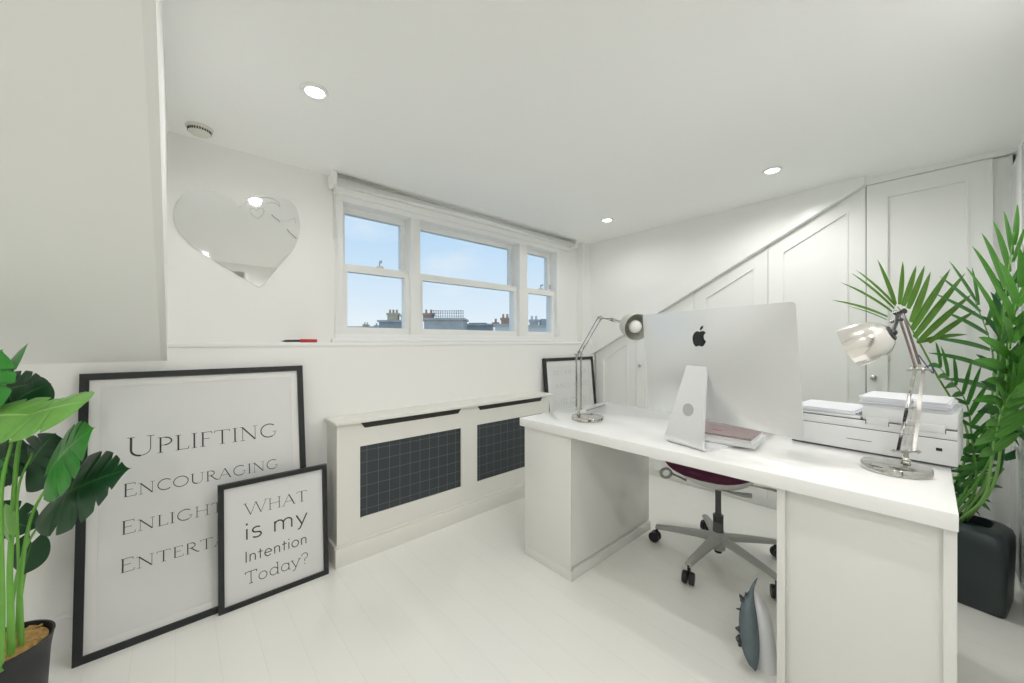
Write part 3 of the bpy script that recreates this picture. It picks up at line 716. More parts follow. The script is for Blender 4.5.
# stand: tapered neck rising from a foot plate, with a round cable hole
sy = .022
def ribbon(bm, prof, thick):
    """prof: list of (x, z, halfwidth); a bent plate in the x-z plane"""
    n = len(prof); A = []; B = []
    for i, (x, z, hw) in enumerate(prof):
        x0, z0, _ = prof[max(0, i - 1)]; x1, z1, _ = prof[min(n - 1, i + 1)]
        t = Vector((x1 - x0, 0, z1 - z0)).normalized(); nn = Vector((-t.z, 0, t.x))
        c = Vector((x, 0, z))
        A.append([bm.verts.new(ML @ (c + nn * thick / 2 + Vector((0, q * hw + sy + prof_off(z), 0)))) for q in (-1, 1)])
        B.append([bm.verts.new(ML @ (c - nn * thick / 2 + Vector((0, q * hw + sy + prof_off(z), 0)))) for q in (-1, 1)])
    for i in range(n - 1):
        bm.faces.new((A[i][0], A[i][1], A[i + 1][1], A[i + 1][0])); bm.faces.new((B[i][1], B[i][0], B[i + 1][0], B[i + 1][1]))
        for q in (0, 1): bm.faces.new((A[i][q], B[i][q], B[i + 1][q], A[i + 1][q]))
    for i in (0, n - 1): bm.faces.new((A[i][0], B[i][0], B[i][1], A[i][1]))
def prof_off(z): return .022 * (1 - z / .3)
prof = [(.135, .0055, .090), (.05, .0055, .090), (-.045, .0055, .090)] + \
       [(-.045 - .022 * math.sin(a), .0275 - .022 * math.cos(a), .090) for a in [k * PI / 2 * 1.18 / 6 for k in range(1, 7)]]
x, z, _ = prof[-1]
top = (-.018, .318)
for k in range(1, 9):
    q = k / 8; prof.append((x + (top[0] - x) * q, z + (top[1] - z) * q, .088 - .041 * q))
prof += [(-.010, .325, .046), (.012, .326, .045)]
bm = BM(); ribbon(bm, prof, .010); st = obj('stand', bm, ALU2, mac, smooth=30)
q = .40; hx, hzz = x + (top[0] - x) * q, z + (top[1] - z) * q
ax = (ML.to_3x3() @ Vector((-(top[1] - z), 0, (top[0] - x)))).normalized()
bm = BM(); lathe(bm, [(.025, .0055), (.025, .0062)], ML @ Vector((hx, sy + prof_off(hzz), hzz)), ax, 32); obj('cable_hole', bm, ALUD, st)
bm = BM(); tube(bm, [ML @ Vector((.008, sy - .05, .310)), ML @ Vector((.008, sy + .05, .310))], .011, 16); box(bm, -.012, .012, sy - .028, sy + .028, .245, .30, .003, M=ML); obj('hinge', bm, ALUD, mac)

# ------------------------------------------------------------------ laptop and book beside the stand
lp = [(1.871, .724), (1.812, .464), (1.614, .459), (1.621, .638)]
def stackquad(bm, pts, z0, z1, bev=.002):
    prism(bm, pts, (0, 0, z0), (1, 0, 0), (0, 1, 0), (0, 0, 1), z1 - z0)
lt = thing('laptop', 'closed rose-grey laptop lying on a white keyboard box under the computer', 'laptop', (1.74, .57, .780))
def rect(cx, cy, w, d, a):
    c, s = math.cos(a), math.sin(a); return [(cx + u * c - v * s, cy + u * s + v * c) for u, v in ((-w / 2, -d / 2), (w / 2, -d / 2), (w / 2, d / 2), (-w / 2, d / 2))]
LA = math.radians(4)
bm = BM(); stackquad(bm, rect(1.735, .595, .215, .262, LA), .7805, .789); obj('base', bm, ALU2, lt)
bm = BM(); stackquad(bm, rect(1.735, .595, .215, .262, LA), .790, .797); ld = obj('lid', bm, LID, lt)
bm = BM()
for a_ in range(3): stackquad(bm, rect(1.70, .60 - .012 + a_ * .012, .016 - abs(a_ - 1) * .004, .010, LA), .797, .7973)
lg = obj('logo', bm, REDL, ld)
bm = BM(); stackquad(bm, rect(1.722, .58, .205, .26, LA), .7625, .780); tag(obj('flat_box', bm, PRN), 'flat white box under the rose-grey laptop', 'box')

# pen / cable on the desk behind left lamp
bm = BM(); a, b = Vector((1.82, 1.378, .7545)), Vector((2.11, 1.43, .7545)); tube(bm, [a, a.lerp(b, .06), a.lerp(b, .12), a.lerp(b, .97), b], [.001, .003, .0042, .0042, .003], 10)
tag(obj('ruler_rod', bm, PEN), 'thin grey rod lying on desk behind the far lamp', 'rod')

# ================================================================== DESK LAMPS
def desk_lamp(label, bc, post, elbow, tip, head, axis, mats, slack):
    t = thing('desk_lamp', label, 'desk lamp', (bc.x, bc.y, bc.z), 0, 'chrome jointed-arm desk lamps')
    z0 = bc.z
    bm = BM(); lathe(bm, [(.080, 0), (.0835, .003), (.0835, .019), (.081, .0225), (.066, .0245), (.03, .026), (.004, .0265)], bc, seg=64); obj('base', bm, CHROME, t)
    lo = Vector((post.x, post.y, z0 + .062))
    bm = BM(); tube(bm, [(post.x, post.y, z0 + .02), lo], .0075, 16); tube(bm, [(post.x, post.y, z0 + .022), (post.x, post.y, z0 + .034)], .012, 16); obj('post', bm, CHROME, t)
    d = elbow - lo; side = d.cross(FWD).normalized() * 1.0
    if side.length < .1: side = RIGHT.copy()
    side = (side - UP * side.dot(UP)).normalized()
    pin = d.cross(side).normalized()
    hl, hw = (.0125, .0125) if mats == 0 else (.026, .014)
    for s in (-1, 1):
        bm = BM(); tube(bm, [lo + side * hl * s, elbow + side * hw * s], .0048, 12); obj('lower_arm', bm, CHROME, t)
    bm = BM()   # lower bracket plates
    for s in (-1, 1):
        tube(bm, [lo - side * (hl + .008) + pin * .009 * s, lo + side * (hl + .008) + pin * .009 * s], .0085, 10, sq=.35)
    for s in (-1, 1): tube(bm, [lo + side * hl * s - pin * .014, lo + side * hl * s + pin * .014], .006, 12)
    obj('lower_bracket', bm, STEEL, t)
    for s in (-1, 1):
        c0 = lo.lerp(elbow, .06) + side * hl * s * .42; c1 = lo.lerp(elbow, .56) + side * hw * s * .42
        P = []; x, y, dd = frame_of(c1 - c0); L = (c1 - c0).length; n = 150
        for k in range(n + 1):
            q = k / n; P.append(c0 + (c1 - c0) * q + (x * math.cos(2 * PI * 18 * q) + y * math.sin(2 * PI * 18 * q)) * (.0038 if mats == 0 else .0052))
        bm = BM(); tube(bm, P, .0012, 5); tube(bm, [c1, c1.lerp(elbow, .18)], .001, 6); obj('spring', bm, STEEL, t)
    bm = BM()   # elbow plates and pins
    u = tip - elbow
    for s in (-1, 1):
        tube(bm, [elbow - side * .022 + pin * .010 * s, elbow + side * .022 + pin * .010 * s], .012, 12, sq=.3)
        tube(bm, [elbow + side * .008 + pin * .010 * s, elbow + u * .09 + pin * .010 * s], .010, 12, sq=.35)
    for s in (-1, 1): tube(bm, [elbow + side * hw * s - pin * .017, elbow + side * hw * s + pin * .017], .0055, 12)
    obj('elbow_joint', bm, STEEL, t)
    s2 = u.cross(pin).normalized()
    for s in (-1, 1):
        bm = BM(); tube(bm, [elbow + u * .03 + s2 * .0085 * s, tip + s2 * .0085 * s], .0042, 12); obj('upper_arm', bm, CHROME, t)
    # head joint
    neck = head - axis * .062
    bm = BM(); mid = tip.lerp(neck, .5) + UP * .004
    tube(bm, [tip - pin * .015, tip + pin * .015], .009, 14); tube(bm, [tip + s2 * .01, mid + UP * .006, neck], .0045, 10); tube(bm, [tip - s2 * .010, mid - UP * .008, neck], .0045, 10)
    ball(bm, neck, .011); tube(bm, [mid - pin * .016, mid + pin * .016], .006, 12); obj('head_joint', bm, DARKM if mats == 1 else STEEL, t)
    R = .066
    outer = [(.010, -.060), (.022, -.058), (.034, -.052), (.047, -.040), (.057, -.022), (.063, .000), (.066, .024), (.0668, .046), (.0672, .050)]
    innr = [(.0655, .050), (.0645, .046), (.0645, .024), (.0615, .001), (.0555, -.020), (.045, -.037), (.004, -.044)]
    bm = BM(); lathe(bm, outer, head, axis, 48, cap0=True, cap1=False)
    x_ = obj('shade', bm, PEARL if mats == 1 else SHADEIN, t, smooth=60)
    bm = BM(); lathe(bm, [(.0672, .050)] + innr, head, axis, 48, cap0=False, cap1=True); obj('lining', bm, SHADEIN, x_, smooth=60)
    bm = BM(); lathe(bm, [(.012, -.036), (.013, -.018), (.016, -.006), (.027, .012), (.032, .028), (.029, .043), (.018, .054), (.004, .058)], head, axis, 28); obj('bulb', bm, BULB, x_, smooth=60)
    bm = BM(); lathe(bm, [(.021, -.062), (.0245, -.058), (.0245, -.047), (.022, -.045)], head, axis, 28); obj('collar', bm, DARKM if mats == 1 else STEEL, x_)
    # flex
    bm = BM(); cp = catmull([elbow + side * .01 + pin * .012, elbow + RIGHT * slack[0] + UP * slack[1], elbow + RIGHT * slack[2] + UP * slack[3], elbow + u * .25 + pin * .014], 8)
    tube(bm, cp, .0016, 8); obj('cord', bm, VIOLET if mats == 1 else DARKM, t)
    return t
desk_lamp('chrome desk lamp at far end of desk with head turned to the camera', Vector((1.640, 1.223, .75)), Vector((at(578.7, 413, 2.015).x, at(578.7, 413, 2.015).y, .75)),
    at(578.7, 354.5, 2.015), at(600, 317.5, 1.95), at(632, 325.5, 1.89), (-FWD * .93 + RIGHT * .20 - UP * .22).normalized(), 0, (.012, -.02, .02, .02))
pr = at(906, 470, 1.222)
desk_lamp('chrome desk lamp at near end of desk beside the printer', Vector((1.738, .075, .75)), Vector((pr.x, pr.y, .75)),
    at(919, 370, 1.26), at(900, 312, 1.25), at(868, 341, 1.20), (-RIGHT * .58 - UP * .46 + FWD * .80).normalized(), 1, (.04, .015, .045, -.01))

# ================================================================== PRINTER
pt = thing('printer', 'white flatbed printer on the desk behind the near lamp', 'printer', (2.06, .165, .75))
px0, px1, py0, py1 = 1.925, 2.19, -.062, .395
PA = Matrix.Translation((1.925, .165, 0)) @ Matrix.Rotation(math.radians(-4.5), 4, 'Z') @ Matrix.Translation((-1.925, -.165, 0))
def pbox(bm, *a, bev=.003): box(bm, *a, bev, M=PA)
bm = BM(); pbox(bm, px0, px1, py0, py1, .757, .842); obj('body', bm, PRN, pt)
bm = BM(); pbox(bm, px0 + .003, px1, py0 + .003, py1 - .003, .752, .758, bev=0); pbox(bm, px0 + .0015, px1, py0 + .002, py1 - .002, .841, .8435, bev=0); pbox(bm, px0 + .0015, px1, py0 + .002, py1 - .002, .8735, .876, bev=0); obj('seam', bm, PRND, pt)
bm = BM(); pbox(bm, px0, px1, py0, py1, .8435, .8738); obj('scanner_bed', bm, PRN, pt)
bm = BM(); pbox(bm, px0 + .004, px1, py0 + .0, .172, .876, .928, bev=.005); obj('scanner_lid', bm, PRN, pt)
bm = BM(); pbox(bm, px0 + .004, px1, .176, py1, .876, .885, bev=.002); obj('side_lid', bm, PRN, pt)
for ya, yb in ((.10, .16), (-.035, .03)): bm = BM(); pbox(bm, px0 - .002, px0 + .02, ya, yb, .862, .888, bev=.002); obj('hinge_cover', bm, PRN, pt)
for a_, b_ in ((.1005, .0985), (.1615, .1595), (.0315, .0295), (-.0345, -.0365)):
    bm = BM(); pbox(bm, px0 - .0025, px0 + .004, b_, a_, .862, .876, bev=0); obj('groove', bm, PRND, pt)
bm = BM(); pbox(bm, px0 - .001, px0 + .01, .145, .215, .7965, .7985, bev=0); obj('groove', bm, PRND, pt)
bm = BM(); pbox(bm, px0 - .001, px0 + .01, -.028, -.014, .802, .812, bev=0); obj('socket', bm, CAST, pt)
def paper_stack(label, y0, y1, x0, x1, z0, n):
    bm = BM(); z = z0
    for k in range(n):
        h = random.uniform(.0018, .0038); dx, dy, a_ = random.uniform(-.006, .006), random.uniform(-.006, .006), random.uniform(-.02, .02)
        M = PA @ Matrix.Translation(((x0 + x1) / 2 + dx, (y0 + y1) / 2 + dy, 0)) @ Matrix.Rotation(a_, 4, 'Z')
        box(bm, -(x1 - x0) / 2, (x1 - x0) / 2, -(y1 - y0) / 2, (y1 - y0) / 2, z, z + h - .0006, M=M); z += h
    o = obj('paper_stack', bm, PAPER); tag(o, label, 'paper', 'stacks of paper on the printer'); base_of(o)
paper_stack('thick stack of white paper on the raised printer lid', -.045, .175, px0 + .008, px1 - .01, .9285, 13)
paper_stack('thin stack of white paper on printer beside the computer', .19, .385, px0 + .012, px1 - .02, .8855, 6)

# ================================================================== OFFICE CHAIR
cc = Vector((2.17, .76, 0))
ch = thing('office_chair', 'grey five-star office chair with plum seat tucked behind the desk', 'chair', cc)
hub = cc + Vector((0, 0, .125))
bm = BM(); lathe(bm, [(.024, .055), (.034, .060), (.040, .10), (.044, .135), (.030, .150), (.022, .152)], cc, seg=32); obj('hub', bm, CHG, ch)
bm = BM(); lathe(bm, [(.018, .04), (.018, .058)], cc, seg=20); obj('column_foot', bm, CAST, ch)
for k in range(5):
    a = math.radians(104 + 72 * k); d = Vector((math.cos(a), math.sin(a), 0)); sd = Vector((-d.y, d.x, 0))
    e = cc + d * .315
    bm = BM(); rings = []
    for q in (0, .25, .5, .75, .92, 1.0):
        c = cc + d * (.02 + .30 * q) + UP * (.118 - .03 * q ** 1.4); w = .030 - .012 * q; h = .022 - .009 * q
        rings.append([bm.verts.new(c + sd * w * math.cos(2 * PI * j / 12) + UP * h * math.sin(2 * PI * j / 12)) for j in range(12)])
    for a_, b_ in zip(rings, rings[1:]):
        for j in range(12): bm.faces.new((a_[j], a_[(j + 1) % 12], b_[(j + 1) % 12], b_[j]))
    bm.faces.new(rings[-1]); bm.faces.new(rings[0][::-1])
    lg = obj('leg', bm, CHG, ch, smooth=60)
    bm = BM()
    yaw = a + random.uniform(-.8, .8); wd_ = Vector((math.cos(yaw), math.sin(yaw), 0)); tr = Vector((-wd_.y, wd_.x, 0))
    wc = e + wd_ * .012 + UP * .029
    for s in (-1, 1):
        lathe(bm, [(.012, -.012), (.026, -.011), (.029, -.006), (.029, .006), (.026, .011), (.012, .012)], wc + tr * .0155 * s, tr, 24)
    tube(bm, [wc - tr * .028, wc + tr * .028], .006, 10); tube(bm, [e + UP * .03, e + UP * .085], .008, 10)
    obj('caster', bm, CAST, lg)
bm = BM(); tube(bm, [cc + UP * .15, cc + UP * .24], .026, 20); tube(bm, [cc + UP * .23, cc + UP * .41], .015, 20); obj('gas_lift', bm, CHD, ch)
# seat pan and cushion: rounded loops, front towards -x
def pad(bm, cx, cy, hw, hl, levels, n=40, p=3.2, bow=.0):
    rings = []
    for z, s, dz in levels:
        ring = []
        for k in range(n):
            a = 2 * PI * k / n; c_, s_ = math.cos(a), math.sin(a)
            x_ = math.copysign(abs(c_) ** (2 / p), c_) * hl * s; y_ = math.copysign(abs(s_) ** (2 / p), s_) * hw * s
            ring.append(bm.verts.new((cx + x_, cy + y_, z + bow * (y_ / hw) ** 2 - dz * max(0, (-x_ / hl)) ** 3)))
        rings.append(ring)
    for a_, b_ in zip(rings, rings[1:]):
        for k in range(n): bm.faces.new((a_[k], a_[(k + 1) % n], b_[(k + 1) % n], b_[k]))
    bm.faces.new(rings[0][::-1]); bm.faces.new(rings[-1])
bm = BM(); pad(bm, 2.17, .76, .215, .215, [(.400, .36, 0), (.410, .52, .0), (.440, .78, .005), (.472, .92, .01), (.500, .98, .02), (.508, .95, .02)], bow=.026); obj('seat_pan', bm, CHL, ch, smooth=60)
bm = BM(); pad(bm, 2.17, .76, .25, .245, [(.502, .90, .03), (.508, .97, .03), (.526, 1.0, .03), (.548, .985, .03), (.560, .93, .025), (.564, .6, .01)], bow=.032); obj('seat', bm, PURPLE, ch, smooth=60)
bm = BM(); tube(bm, [at(736, 482, 2.02), at(778, 491, 1.90)], .012, 10, sq=.6); obj('seat_rail', bm, CREAM, ch)
bm = BM(); L0 = at(686, 480, 1.98); L1 = at(671, 473, 2.08); tube(bm, [L0, L1], .007, 12)
P = [L1 + (RIGHT * (-.028 + .028 * math.cos(a)) + UP * .024 * math.sin(a)) for a in [2 * PI * k / 24 for k in range(25)]]
tube(bm, P, .008, 10); obj('lever', bm, CHG, ch)
bm = BM(); tube(bm, [at(715, 488, 1.90), at(730, 492, 1.84), at(743, 495, 1.80), at(752, 496, 1.78)], [.007, .010, .016, .018], 14, sq=.6); obj('lever', bm, CHG, ch)
# spine and backrest
bm = BM(); tube(bm, catmull([(2.25, .76, .42), (2.40, .76, .42), (2.47, .76, .52), (2.48, .76, .80)], 8), .022, 14, sq=.6); obj('back_spine', bm, CHG, ch)
bm = BM()
rows = []
for j in range(13):
    q = j / 12; z = .58 + .36 * q; hw = .20 * (1 - .35 * abs(2 * q - 1) ** 3); row = []
    for k in range(15):
        s = -1 + 2 * k / 14; y = .76 + hw * s; xx = 2.46 - .05 * s * s + .025 * math.sin(PI * q)
        row.append((Vector((xx - .02, y, z)), Vector((xx + .012, y, z))))
    rows.append(row)
F_ = [[bm.verts.new(p[0]) for p in r] for r in rows]; B_ = [[bm.verts.new(p[1]) for p in r] for r in rows]
for j in range(12):
    for k in range(14):
        bm.faces.new((F_[j][k], F_[j][k + 1], F_[j + 1][k + 1], F_[j + 1][k])); bm.faces.new((B_[j][k + 1], B_[j][k], B_[j + 1][k], B_[j + 1][k + 1]))
for j in range(12):
    for k in (0, 14): bm.faces.new((F_[j][k], F_[j + 1][k], B_[j + 1][k], B_[j][k]))
for k in range(14):
    for j in (0, 12): bm.faces.new((F_[j][k], F_[j][k + 1], B_[j][k + 1], B_[j][k]))
obj('backrest', bm, PURPLE, ch, smooth=60)

# ================================================================== PLUSH TOY on the floor by the near pedestal
def plp(x, y, d): return at(720 + x / 5.55, 560 + y / 5.55, d)
pl = thing('plush_toy', 'grey and white plush toy with spiky back on floor beside desk pedestal', 'plush toy', (1.56, .42, 0))
# grey back half: loops of an upright leaf-like body
def leafbody(bm, left, right, ys, d0, thick):
    rings = []
    n = 14
    for l, r, y in zip(left, right, ys):
        c = plp((l + r) / 2, y, d0); hw = (plp(r, y, d0) - plp(l, y, d0)).length / 2
        th = min(thick, hw * 1.6 + .004); away = (c - Vector((0, 0, EYE))); away.z = 0; away.normalize(); acr = Vector((away.y, -away.x, 0)); hw *= acr.dot(RIGHT)
        rings.append([bm.verts.new(c + acr * hw * math.cos(2 * PI * k / n) + away * th * math.sin(2 * PI * k / n)) for k in range(n)])
    for a_, b_ in zip(rings, rings[1:]):
        for k in range(n): bm.faces.new((a_[k], a_[(k + 1) % n], b_[(k + 1) % n], b_[k]))
    bm.faces.new(rings[0]); bm.faces.new(rings[-1][::-1])
bm = BM()
leafbody(bm, [205, 186, 172, 160, 135, 118, 108, 104, 104, 108, 116, 132, 152, 176, 192], [209, 200, 192, 188, 190, 196, 204, 211, 216, 219, 219, 217, 213, 206, 198],
         [102, 125, 150, 180, 212, 245, 290, 340, 390, 440, 480, 525, 560, 590, 612], 1.335, .05)
obj('back', bm, PLUG, pl, smooth=60)
bm = BM()
leafbody(bm, [180, 176, 172, 172, 176, 182, 190, 196, 200, 212], [196, 225, 262, 285, 298, 308, 318, 330, 335, 330],
         [170, 200, 250, 310, 380, 450, 530, 600, 640, 668], 1.36, .055)
obj('belly', bm, PLUW, pl, smooth=60)
for (x0, y0, x1, y1, w) in ((128, 222, 107, 188, 10), (150, 195, 140, 178, 7), (112, 275, 88, 268, 5), (108, 385, 83, 376, 10), (108, 440, 86, 432, 14), (113, 470, 103, 455, 8)):
    bm = BM(); tube(bm, [plp(x0, y0, 1.335), plp((x0 + x1) / 2, (y0 + y1) / 2, 1.335), plp(x1, y1, 1.335)], [w * 1.7 / 5.55 * 1.335 / 375, w * 1.0 / 5.55 * 1.335 / 375, .0006], 10)
    obj('spike', bm, PLUGD, pl, smooth=60)

# ================================================================== PLANTS
def leaf_uv(bm): return bm.loops.layers.uv.get('leaf') or bm.loops.layers.uv.new('leaf')
def quad_uv(bm, vs, uvs, lay):
    f = bm.faces.new(vs)
    for l, q in zip(f.loops, uvs): l[lay].uv = q
def monstera_leaf(base, tip, face, width, splits, arch=.12, cup=.18):
    """heart-shaped split leaf; base = where the stalk joins, face = direction the upper side looks"""
    bm = BM(); lay = leaf_uv(bm)
    a = tip - base; L = a.length; a.normalize(); f = (face - a * face.dot(a)).normalized(); b = f.cross(a)
    nt, ns = 72, 6; W = width
    cut = [.30, .46, .62, .76, .86][:splits]
    for side in (-1, 1):
        grid = []
        for i in range(nt + 1):
            t = i / nt
            w = W * max(0.0, math.sin(PI * min(1, (t * .90 + .10)) ** .72)) ** (.8 if t < .3 else .8 + .75 * (t - .3)) if t < 1 else 0.001
            w = max(w, .001)
            ang = math.radians(-62 + 68 * min(1, t / .45)) if t < .45 else math.radians(6 + 34 * (t - .45) / .55)
            k = 1.0
            for q, c in enumerate(cut):
                cc_ = c + .03 * side
                k = min(k, 1 - .50 * math.exp(-((t - cc_) / .011) ** 2))
            row = []
            for j in range(ns + 1):
                s = j / ns
                p = base + a * (L * t) + (b * side * math.cos(ang) + a * math.sin(ang)) * (w * s * k)
                p += f * (arch * L * (4 * t * (1 - t)) * .5 - arch * L * t * t * .8) - f * (cup * w * s * s) 
                row.append(bm.verts.new(p))
            grid.append(row)
        for i in range(nt):
            for j in range(ns):
                vs = [grid[i][j], grid[i][j + 1], grid[i + 1][j + 1], grid[i + 1][j]]
                uv = [(side * j / ns, i / nt), (side * (j + 1) / ns, i / nt), (side * (j + 1) / ns, (i + 1) / nt), (side * j / ns, (i + 1) / nt)]
                if side < 0: vs.reverse(); uv.reverse()
                quad_uv(bm, vs, uv, lay)
    bmesh.ops.remove_doubles(bm, verts=bm.verts, dist=.0004)
    return bm

PD = 1.06
pc = at(-2, 655, PD); PZ = pc.z       # soil centre
mp_ = thing('potted_monstera', 'potted faux monstera plant beside the large leaning print', 'plant', (pc.x, pc.y, 0))
bm = BM(); lathe(bm, [(.075, 0), (.082, .01), (.095, PZ - .03), (.102, PZ + .02), (.104, PZ + .024), (.099, PZ + .024), (.093, PZ - .01), (.05, PZ - .012)], (pc.x, pc.y, 0), seg=48); obj('pot', bm, POTB, mp_)
bm = BM(); lathe(bm, [(.090, PZ - .01), (.091, PZ + .012), (.06, PZ + .020), (.005, PZ + .024)], (pc.x, pc.y, 0), seg=40)
for k in range(160):
    a, r = random.uniform(0, 2 * PI), .088 * math.sqrt(random.random())
    M = Matrix.Translation((pc.x + r * math.cos(a), pc.y + r * math.sin(a), PZ + .022 - .06 * r)) @ Matrix.Rotation(random.uniform(0, PI), 4, 'Z') @ Matrix.Rotation(random.uniform(-.5, .5), 4, 'X')
    box(bm, -.010, .010, -.003, .003, -.001, .002, M=M)
obj('bark_chips', bm, CHIP, mp_)
G = lambda x, y, d: at(x / 3.414, 330 + y / 3.414, d)
G2 = lambda x, y, d: at(x / 3.73, 500 + y / 3.73, d)
def stalk(pts, r, m=STEM): 
    bm = BM(); c = catmull(pts, 8); n = len(c)
    tube(bm, c, [r[0] + (r[1] - r[0]) * k / (n - 1) for k in range(n)], 12); return obj('stalk', bm, m, mp_, smooth=70)
stalk([G2(42, 655, 1.04), G2(40, 430, 1.04), G2(38, 220, 1.04), G(60, 420, 1.03), G(100, 292, 1.02)], (.0085, .003))
stalk([G2(80, 605, 1.07), G2(76, 430, 1.07), G2(78, 280, 1.07), G(110, 630, 1.06), G(195, 485, 1.05)], (.0075, .0025))
stalk([G2(20, 600, 1.10), G2(60, 300, 1.10), G2(110, 150, 1.10), G(185, 600, 1.09)], (.0045, .0022))
stalk([G2(0, 640, 1.0), G2(10, 400, 1.0), G(5, 560, 1.0), G(40, 380, 1.0)], (.006, .003))
stalk([G2(60, 610, 1.12), G2(70, 280, 1.12), G(60, 560, 1.12), G(110, 420, 1.13)], (.0045, .0022))
stalk([G2(70, 500, 1.1), G2(75, 400, 1.12), G2(95, 270, 1.13), G2(120, 190, 1.13)], (.004, .0018))
stalk([G2(10, 560, 1.02), G2(-20, 300, 1.06), G(-30, 400, 1.08), G(-20, 215, 1.06)], (.0055, .0025))
VIEW = -FWD
lv = [  # base, tip, face, width, splits, material, arch
 (G(-25, 205, 1.06), G(86, 36, 1.10), (VIEW * .75 - RIGHT * .5 + UP * .35), .085, 2, MON_MID, .08),
 (G(98, 290, 1.02), G(300, 237, 1.05), (UP * .80 + VIEW * .42), .105, 2, MON_LIGHT, .05),
 (G(95, 290, 1.02), G(-120, 300, 1.0), (UP * .75 + VIEW * .5), .09, 2, MON_LIGHT, .08),
 (G(165, 492, 1.05), G(302, 330, 1.02), (VIEW * .80 - RIGHT * .50 + UP * .15), .10, 3, MON_MID, .08),
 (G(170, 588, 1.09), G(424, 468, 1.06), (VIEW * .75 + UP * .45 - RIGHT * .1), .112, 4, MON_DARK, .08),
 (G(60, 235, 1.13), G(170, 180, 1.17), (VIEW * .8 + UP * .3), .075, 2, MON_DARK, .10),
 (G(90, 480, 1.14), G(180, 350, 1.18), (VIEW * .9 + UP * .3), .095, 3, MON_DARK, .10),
 (G2(118, 160, 1.13), G2(82, 285, 1.12), (VIEW * .9 + RIGHT * .3), .045, 0, MON_DARK, .05),
 (G(30, 695, 1.02), G(10, 590, 1.05), (VIEW * .9 - RIGHT * .2), .035, 0, MON_LIGHT, .05),
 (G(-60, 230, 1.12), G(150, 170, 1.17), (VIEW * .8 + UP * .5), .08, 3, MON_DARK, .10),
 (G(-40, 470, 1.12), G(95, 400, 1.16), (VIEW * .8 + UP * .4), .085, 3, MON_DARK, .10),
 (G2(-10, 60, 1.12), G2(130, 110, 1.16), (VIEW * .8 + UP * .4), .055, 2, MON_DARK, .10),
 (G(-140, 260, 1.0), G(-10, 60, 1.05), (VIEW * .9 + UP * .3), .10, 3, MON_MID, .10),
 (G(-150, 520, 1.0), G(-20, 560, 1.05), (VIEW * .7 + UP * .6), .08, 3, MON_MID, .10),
]
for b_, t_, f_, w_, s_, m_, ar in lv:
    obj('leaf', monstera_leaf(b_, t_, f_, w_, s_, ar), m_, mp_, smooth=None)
for o in bpy.data.objects:
    if o.name.startswith('leaf'):
        for p in o.data.polygons: p.use_smooth = True

# ---- palm
def blade(bm, lay, p, d, L, W, face, droop, seg=7):
    d = d.normalized(); f = (face - d * face.dot(d)); 
    f = f.normalized() if f.length > 1e-3 else frame_of(d)[0]
    pts = []; q = p.copy(); dd = d.copy()
    for i in range(seg + 1):
        pts.append((q.copy(), dd.copy())); dd = (dd + Vector((0, 0, -1)) * droop / seg).normalized(); q = q + dd * (L / seg)
    rows = []
    for i, (c, t) in enumerate(pts):
        s = i / seg; w = W * (math.sin(PI * min(1, .12 + .88 * s) ** .8) ** .7 if s < 1 else 0.0) / 2 + .0003
        sd = t.cross(f).normalized(); nn = sd.cross(t)
        rows.append([bm.verts.new(c - sd * w + nn * w * .35), bm.verts.new(c), bm.verts.new(c + sd * w + nn * w * .35)])
    for i in range(seg):
        for k in (0, 1):
            quad_uv(bm, [rows[i][k], rows[i][k + 1], rows[i + 1][k + 1], rows[i + 1][k]], [(k - 1, i / seg), (k, i / seg), (k, (i + 1) / seg), (k - 1, (i + 1) / seg)], lay)
pp = Vector((2.738, -.066, 0))
palm = thing('potted_palm', 'tall faux palm in charcoal planter behind the desk by the wall', 'plant', pp)
bm = BM()
# planter: rounded-shoulder square tub
def sq_loop(hx, hy, r, z, n=6):
    P = []
    for cx, cy, a0 in ((hx - r, hy - r, 0), (-hx + r, hy - r, 90), (-hx + r, -hy + r, 180), (hx - r, -hy + r, 270)):
        P += [(cx + r * math.cos(math.radians(a0 + 90 * k / n)), cy + r * math.sin(math.radians(a0 + 90 * k / n)), z) for k in range(n + 1)]
    return P
rings = []
for hx, hy, r, z in ((.150, .170, .02, 0), (.156, .176, .022, .006), (.163, .184, .025, .26), (.162, .183, .028, .295), (.155, .176, .035, .322), (.138, .160, .045, .340), (.115, .137, .05, .349), (.108, .130, .05, .349), (.108, .130, .05, .31)):
    rings.append([bm.verts.new(pp + Matrix.Rotation(math.radians(-10), 3, 'Z') @ Vector(p)) for p in sq_loop(hx - .03, hy - .006, r, z)])
for a_, b_ in zip(rings, rings[1:]):
    n = len(a_)
    for k in range(n): bm.faces.new((a_[k], a_[(k + 1) % n], b_[(k + 1) % n], b_[k]))
bm.faces.new(rings[0][::-1]); bm.faces.new(rings[-1])
obj('planter', bm, PLANTER, palm, smooth=50)
